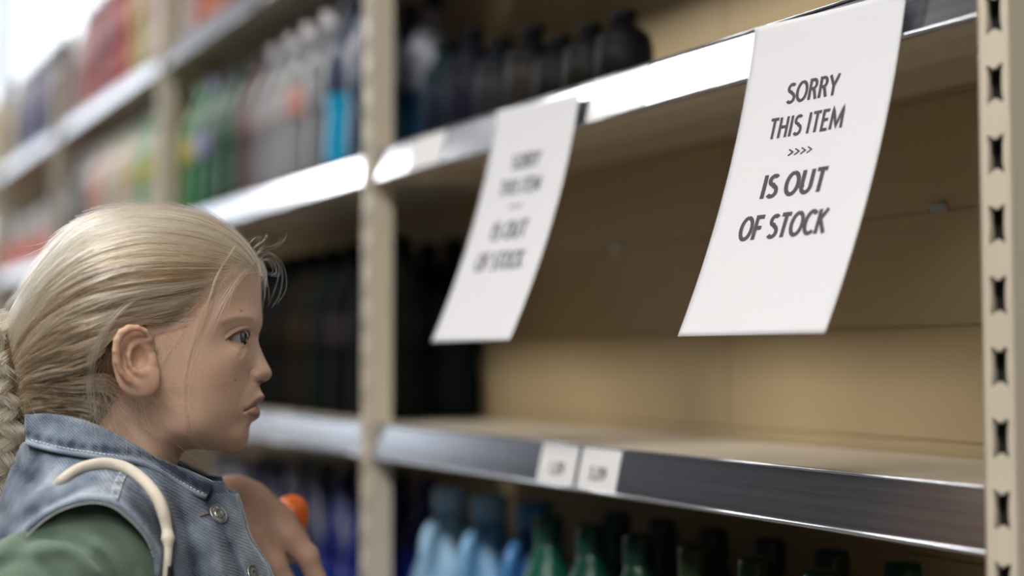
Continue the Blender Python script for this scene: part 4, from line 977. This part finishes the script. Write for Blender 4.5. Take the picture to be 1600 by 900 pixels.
# ---- strands
M_hair = bpy.data.materials.new('blonde hair'); M_hair.use_nodes = True; nt = M_hair.node_tree; nt.nodes.clear()
ho = nt.nodes.new('ShaderNodeOutputMaterial'); hb = nt.nodes.new('ShaderNodeBsdfHairPrincipled'); hb.parametrization = 'COLOR'
hi_ = nt.nodes.new('ShaderNodeHairInfo'); rp = nt.nodes.new('ShaderNodeValToRGB')
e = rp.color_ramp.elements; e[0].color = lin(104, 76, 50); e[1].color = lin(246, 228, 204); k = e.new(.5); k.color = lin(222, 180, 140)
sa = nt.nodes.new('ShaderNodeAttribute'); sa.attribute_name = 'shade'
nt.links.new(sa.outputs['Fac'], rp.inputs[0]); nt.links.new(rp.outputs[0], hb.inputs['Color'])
hb.inputs['Roughness'].default_value = .32; hb.inputs['Radial Roughness'].default_value = .45; hb.inputs['Coat'].default_value = .05
nt.links.new(hb.outputs[0], ho.inputs[0])
def hair_object(name, strands, radii, parent, shade=None):
    """strands: list of (n,3) world points"""
    hc = bpy.data.hair_curves.new(name); hc.add_curves([len(s) for s in strands])
    hc.attributes['position'].data.foreach_set('vector', np.vstack(strands).astype(np.float32).ravel())
    ra = hc.attributes.get('radius') or hc.attributes.new('radius', 'FLOAT', 'POINT')
    ra.data.foreach_set('value', np.concatenate(radii).astype(np.float32))
    if shade is None: shade = np.clip(RNG.normal(.6, .2, len(strands)), 0, 1)
    sh = hc.attributes.new('shade', 'FLOAT', 'CURVE'); sh.data.foreach_set('value', np.asarray(shade, np.float32))
    hc.set_types(type='CATMULL_ROM'); hc.materials.append(M_hair)
    o = bpy.data.objects.new(name, hc); COL.objects.link(o); o.parent = parent; o['kind'] = 'stuff'; return o
def lay(px, py, lift, side=1):
    w = hair_half(px, py) + lift; L_ = lp(px, py, np.maximum(w, 0.)); 
    return to_world(L_ * (1, 1, side))
def taper(n, m, r0, r1): return np.tile(r0 + (r1 - r0) * np.linspace(0, 1, m) ** 2, (n, 1))
N = 9500
g = RNG.uniform(0, NG - 1.001, N); tpar = np.linspace(0, 1, NP)
NC = 17                                                                                  # locks per pair of guides
cid = np.floor(g * NC + RNG.normal(0, .25, N)).astype(int).clip(0, (NG - 1) * NC - 1); cl = (cid + .5) / NC
crand = RNG.uniform(0, 1, ((NG - 1) * NC + 1, 4))
def on_guides(gv):
    gv = np.clip(gv, 0, NG - 1.001); gi = gv.astype(int); gf = (gv - gi)[:, None, None]; return GD[gi] * (1 - gf) + GD[gi + 1] * gf
def resample(L_, a, b):
    """part a..b (per strand) of the polylines"""
    u = (a[:, None] + (b - a)[:, None] * np.linspace(0, 1, NP)[None]) * (NP - 1); i = np.clip(u.astype(int), 0, NP - 2); f = (u - i)[..., None]; r = np.arange(len(L_))[:, None]
    return L_[r, i] * (1 - f) + L_[r, i + 1] * f
a0 = np.where(RNG.random(N) < .62, RNG.uniform(0, .05, N), RNG.uniform(0, .45, N)); b0 = RNG.uniform(.82, 1., N)
ear_gap = (g > 8.7) & (g < 10.0); a0 = np.where(ear_gap, RNG.uniform(.42, .55, N), a0)     # none across the ear
kk = (RNG.uniform(.45, .95, (N, 1)) * np.clip(tpar[None] * 1.6, 0, 1) ** .7)[..., None]
drift = np.where(RNG.random(N) < .3, RNG.normal(0, .36, N), RNG.normal(0, .03, N)) * np.where(ear_gap | (np.abs(g - 9.3) < 1), .1, 1.)
st2 = on_guides(g) * (1 - kk) + on_guides(cl) * kk
st2 = st2 * (1 - tpar[None, :, None] ** 1.3) + on_guides(cl + drift) * tpar[None, :, None] ** 1.3
st2 = resample(st2, a0, b0); tt_ = a0[:, None] + (b0 - a0)[:, None] * tpar[None]           # place along the guide
cr_ = crand[cid]; back_ = np.clip((tt_ - .22) * 1.8, 0, 1)
wav = 1.2 * np.sin(tt_ * RNG.uniform(6, 14, (N, 1)) + RNG.uniform(0, 6.28, (N, 1))) * (.3 + back_) + (2.6 * np.sin(tt_ * (7 + 8 * cr_[:, :1]) + 6.28 * cr_[:, 1:2]) + .9 * np.sin(tt_ * 26 + 6.28 * cr_[:, 2:3]) + RNG.normal(0, 1.5, (N, 1)) * np.sin(tt_ * 15 + RNG.uniform(0, 6.28, (N, 1)))) * back_
damp = np.clip(g[:, None] / .8, .0, 1); st2[..., 1] += wav * damp; st2[..., 0] += .4 * wav * damp
lift = np.abs(RNG.normal(0, .0013, (N, 1))) + (cr_[:, 3:4] - .45) * .0042 * (.25 + back_) + .0026 * back_ * np.sin(tt_ * (9 + 6 * cr_[:, 2:3]) + 6.28 * cr_[:, :1])
lift = lift * np.clip(tpar[None] * 6 + .12, 0, 1)
P_ = lay(st2[..., 0], st2[..., 1], lift)
shade = np.clip(np.interp(g, [0, 3, 7, 12], [.58, .50, .24, .20]) + .55 * (cr_[:, 3] - .5) + RNG.normal(0, .22, N), 0, 1)   # shade of the lower and back hair put into strand colour, paler top
strands = list(P_); radii = list(taper(N, NP, .00012, .00007))
nm = 2600; sel = RNG.choice(N, nm, replace=False)                                       # her left side
strands += list(lay(st2[sel][..., 0], st2[sel][..., 1], lift[sel], -1)); radii += list(taper(nm, NP, .00018, .0001))
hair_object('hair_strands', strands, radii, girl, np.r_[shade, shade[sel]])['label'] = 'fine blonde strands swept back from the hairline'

# ---- short hairs of the hairline, wisps and flyaways
strands = []; radii = []
def wisp(path, n, spread, w0=None, lift=.002, r=.00010, curl=0., tipspread=1.0, jit=0.):
    q = spline(np.array(path, float), 18); t = np.linspace(0, 1, 18)
    for _ in range(n):
        o0 = RNG.normal(0, spread, 2); o1 = RNG.normal(0, spread * tipspread, 2)
        p = q[:, :2] + o0 * (1 - t)[:, None] + o1 * t[:, None]
        p = p + curl * np.stack([np.sin(t * RNG.uniform(4, 9) + RNG.uniform(0, 6)), np.cos(t * RNG.uniform(4, 9) + RNG.uniform(0, 6))], -1) * t[:, None]
        if q.shape[1] == 3: P = pw(p[:, 0], p[:, 1], q[:, 2] + RNG.normal(0, .0012))
        else:
            if w0 is None: w = np.maximum(hair_half(p[:, 0], p[:, 1]), skin_half(p[:, 0], p[:, 1])) + lift * (1 + RNG.uniform(-.5, .8))
            else: w = np.full(18, w0) + RNG.normal(0, .004)
            P = pw(p[:, 0], p[:, 1], w)
        strands.append(P); radii.append(r * np.interp(t, [0, .25, .6, 1], [.35, 1, 1, .45]))
def skin_half(px, py):
    w = np.full(np.shape(px), .04)
    for _ in range(4): w = .3 * w + .7 * head_T(lp(px, py, w)[..., :2])
    return w
# two long loose strands in front of the ear
wisp([(366, 384, .0405), (353, 405, .0485), (338, 430, .0605), (328, 458, .066), (317, 490, .068), (307, 520, .068), (298, 548, .067), (292, 580, .066), (289, 612, .0645), (290, 640, .063), (296, 668, .060), (306, 695, .056), (318, 712, .054)], 10, 2.2, r=.00011, tipspread=2.2, curl=1.5)
wisp([(400, 402, .0235), (390, 416, .0325), (374, 436, .0445), (357, 458, .056), (343, 482, .062), (331, 508, .065), (321, 534, .066), (312, 560, .066), (303, 586, .066), (298, 606, .065)], 10, 2.2, r=.00011, tipspread=2.0, curl=1.2)
wisp([(384, 420, .040), (366, 440, .050), (352, 464, .058), (342, 486, .062)], 10, 3, r=.0001, tipspread=3)
wisp([(380, 410, .040), (352, 436, .056), (334, 462, .064), (322, 492, .067)], 10, 4, r=.0001, tipspread=4)
# pale lock curving down behind the ear
wisp([(236, 452, .080), (204, 472, .0825), (180, 494, .0835), (162, 520, .083), (149, 548, .081), (142, 578, .078), (140, 606, .073), (146, 634, .068), (158, 660, .062)], 34, 2.2, r=.00012, tipspread=3.4, curl=2)
# wisps from behind the ear over the neck and collar
for pth in ([(168, 560, .078), (160, 590, .074), (166, 620, .068), (182, 648, .062), (206, 676, .056), (236, 700, .052)], [(178, 586, .074), (186, 610, .069), (204, 634, .063), (226, 656, .060), (252, 676, .058)], [(150, 590, .074), (148, 620, .069), (152, 646, .066), (164, 672, .068), (176, 690, .072)], [(196, 606, .070), (214, 622, .066), (238, 638, .063), (262, 648, .060)], [(160, 600, .072), (176, 630, .066), (190, 660, .060), (200, 690, .064), (206, 712, .072)], [(232, 560, .072), (226, 590, .077), (228, 616, .070), (240, 650, .062), (262, 690, .056), (290, 705, .052)]):
    wisp(pth, 13, 5, r=.00014, tipspread=12, curl=5)
# fine hair at the temple and above the ear
for _ in range(620):
    k = RNG.uniform(0, 1); root = spline(np.array([(400, 423), (374, 418), (352, 432), (334, 452), (310, 470), (292, 498), (264, 512), (238, 520)], float), 60)[int(k * 59)] + RNG.normal(0, 3, 2)
    L_ = RNG.uniform(14, 46); a = math.radians(RNG.normal(168 - 10 * k, 14)); t = np.linspace(0, 1, 9)
    p = root + np.c_[math.cos(a) * L_ * t, -math.sin(a) * L_ * t * .35 + RNG.normal(0, 4) * t ** 2] + (RNG.uniform(2, 10), RNG.uniform(0, 5))
    w = np.maximum(skin_half(p[:, 0], p[:, 1]), hair_half(p[:, 0], p[:, 1]) * (p[:, 0] < root[0])) + .0006 + .001 * t
    strands.append(pw(p[:, 0], p[:, 1], w)); radii.append(np.linspace(.00011, .00006, 9))
for _ in range(150):                                                   # temple, sideburn
    root = np.array([RNG.uniform(236, 300), RNG.uniform(516, 560)]); root[0] = min(root[0], 300 - (root[1] - 500) * .7); t = np.linspace(0, 1, 8); p = root + np.c_[RNG.normal(-4, 7) * t, RNG.uniform(6, 24) * t]
    strands.append(pw(p[:, 0], p[:, 1], skin_half(p[:, 0], p[:, 1]) + .0006 + .001 * t)); radii.append(np.linspace(.00007, .00004, 8))
# baby hairs at the forehead, curling out over the profile
FR = [[(404, 412), (418, 404), (428, 408), (434, 420), (430, 431), (420, 430)], [(402, 408), (416, 398), (430, 402), (440, 416), (443, 440), (441, 462), (432, 481)], [(398, 400), (408, 386), (422, 384), (434, 376), (441, 366)], [(396, 398), (412, 392), (424, 396), (430, 400)], [(406, 420), (414, 432), (414, 452), (411, 474), (410, 490)], [(405, 414), (416, 424), (416, 446), (412, 470)], [(400, 406), (420, 408), (432, 424), (424, 432), (414, 426)], [(385, 384), (396, 372), (408, 370), (402, 382)], [(392, 392), (404, 380), (412, 374), (416, 362)], [(403, 410), (412, 414), (418, 430), (417, 442)]]
for f_ in FR: wisp(f_, 3, 1.5, w0=.006, r=.00007, tipspread=3, curl=2.5)
wisp([(402, 404), (409, 416), (410, 432), (407, 450)], 26, 2.5, w0=.012, r=.00008, tipspread=2.5, curl=1.5)
# flyaways above the crown and at the back
for _ in range(260):
    s = RNG.uniform(0, .93); i = s * (len(TOP) - 22); q0 = TOP[int(i)] + RNG.normal(0, 2, 2); ln = int(RNG.integers(5, 14)); idx = np.clip(int(i) + np.arange(ln), 0, len(TOP) - 1)
    off = RNG.uniform(2, 13) * np.linspace(0, 1, ln) ** RNG.uniform(.8, 2); nrm = np.stack([-(TOP[np.minimum(idx + 1, 59), 1] - TOP[np.maximum(idx - 1, 0), 1]), TOP[np.minimum(idx + 1, 59), 0] - TOP[np.maximum(idx - 1, 0), 0]], -1)
    nrm /= np.linalg.norm(nrm, axis=1)[:, None] + 1e-9; p = TOP[idx] + nrm * off[:, None]
    strands.append(pw(p[:, 0], p[:, 1], np.full(ln, RNG.normal(0, .012)))); radii.append(np.linspace(.00009, .00005, ln))
for _ in range(80):                                                   # loose hair over the side
    p0 = np.array([RNG.uniform(60, 330), RNG.uniform(360, 600)]); a = math.radians(RNG.normal(195, 35)); L_ = RNG.uniform(30, 110); t = np.linspace(0, 1, 12); c = RNG.normal(0, 18)
    p = p0 + np.c_[math.cos(a) * L_ * t, -math.sin(a) * L_ * t + c * t ** 2]
    if p[:, 0].min() < 12 or (abs(p[:, 0] - 210).min() < 40 and abs(p[:, 1] - 556).min() < 55): continue
    strands.append(lay(p[:, 0], p[:, 1], .002 + .004 * np.sin(t * PI))); radii.append(np.interp(t, [0, .3, 1], [.00003, .00009, .00004]))
hair_object('loose_strands', strands, radii, girl, np.clip(RNG.normal(.78, .15, len(strands)), 0, 1))['label'] = 'loose wisps of blonde hair around face and neck'

# ---- braid hanging at the back
strands = []; radii = []
BP = spline(np.array([(34, 500, 0.), (20, 540, .0), (14, 590, .002), (16, 640, .004), (14, 690, .006), (2, 740, .006), (-14, 800, .004), (-30, 860, .0)]), 90)
BC = pw(BP[:, 0], BP[:, 1], BP[:, 2]); tg = np.gradient(BC, axis=0); tg /= np.linalg.norm(tg, axis=1)[:, None]
nA = np.cross(tg, WAX); nA /= np.linalg.norm(nA, axis=1)[:, None]; u_ = np.linspace(0, 1, 90)
rb = np.interp(u_, [0, .15, .4, .7, 1], [.022, .030, .026, .022, .016])
core_b = MB().tube(BC, rb * .5, 12).build('braid_core', M_hbase, hair, True)
for lock in range(3):
    phs = lock * 2 * PI / 3; th = u_ * 2 * PI * 2.7 + phs
    cx = np.sin(th) * .62; cy = np.sin(2 * th) * .42
    cen = BC + (rb * cx)[:, None] * nA + (rb * cy)[:, None] * WAX
    for _ in range(800):
        r_ = RNG.uniform(0, 1) ** .5 * .78; a = RNG.uniform(0, 2 * PI); tw = a + u_ * RNG.uniform(-2, 2)
        s_, e_ = (0, 90) if RNG.random() < .5 else sorted((int(RNG.integers(0, 60)), int(RNG.integers(50, 90)) + 1))
        if e_ - s_ < 12: continue
        o = cen + (rb * r_ * np.cos(tw))[:, None] * nA + (rb * r_ * np.sin(tw))[:, None] * WAX + RNG.normal(0, .0018, 3)
        o = o[s_:e_:3]; strands.append(o); radii.append(np.full(len(o), .0002))
for _ in range(360):
    i = int(RNG.integers(0, 80)); a = RNG.uniform(0, 2 * PI); n_s = 10; t = np.linspace(0, 1, n_s)[:, None]
    p = BC[i] + rb[i] * (math.cos(a) * nA[i] + abs(math.sin(a)) * WAX) + t * (tg[i] * RNG.uniform(.01, .05) + RNG.normal(0, .012, 3)) + t ** 2 * RNG.normal(0, .008, 3)
    strands.append(p); radii.append(np.linspace(.0001, .00005, n_s))
hair_object('braid', strands, radii, girl)['label'] = 'loose blonde braid hanging at the back'
# lashes
strands = []; radii = []
LU = spline([(355, 529), (361, 524), (368, 519.4), (376, 516.4), (384, 515.6), (389, 517)], 46)
for q in LU:
    w = float(skin_half(np.array([q[0]]), np.array([q[1]]))[0]); p0 = L3(q[0], q[1], w + .0006); t = np.linspace(0, 1, 6)[:, None]
    k = (q[0] - 355) / 34; d_ = np.array([.0026 + .0040 * k, .0010, .0046 - .003 * k]) * RNG.uniform(.8, 1.2)
    strands.append(to_world(p0 + t * d_ + t ** 2 * np.array([0, .0016, 0]))); radii.append(np.linspace(.00008, .00003, 6))
lash = hair_object('eyelashes', strands, radii, girl); M_lash = mat('lash', lin(84, 62, 50), .6); lash.data.materials.clear(); lash.data.materials.append(M_lash)
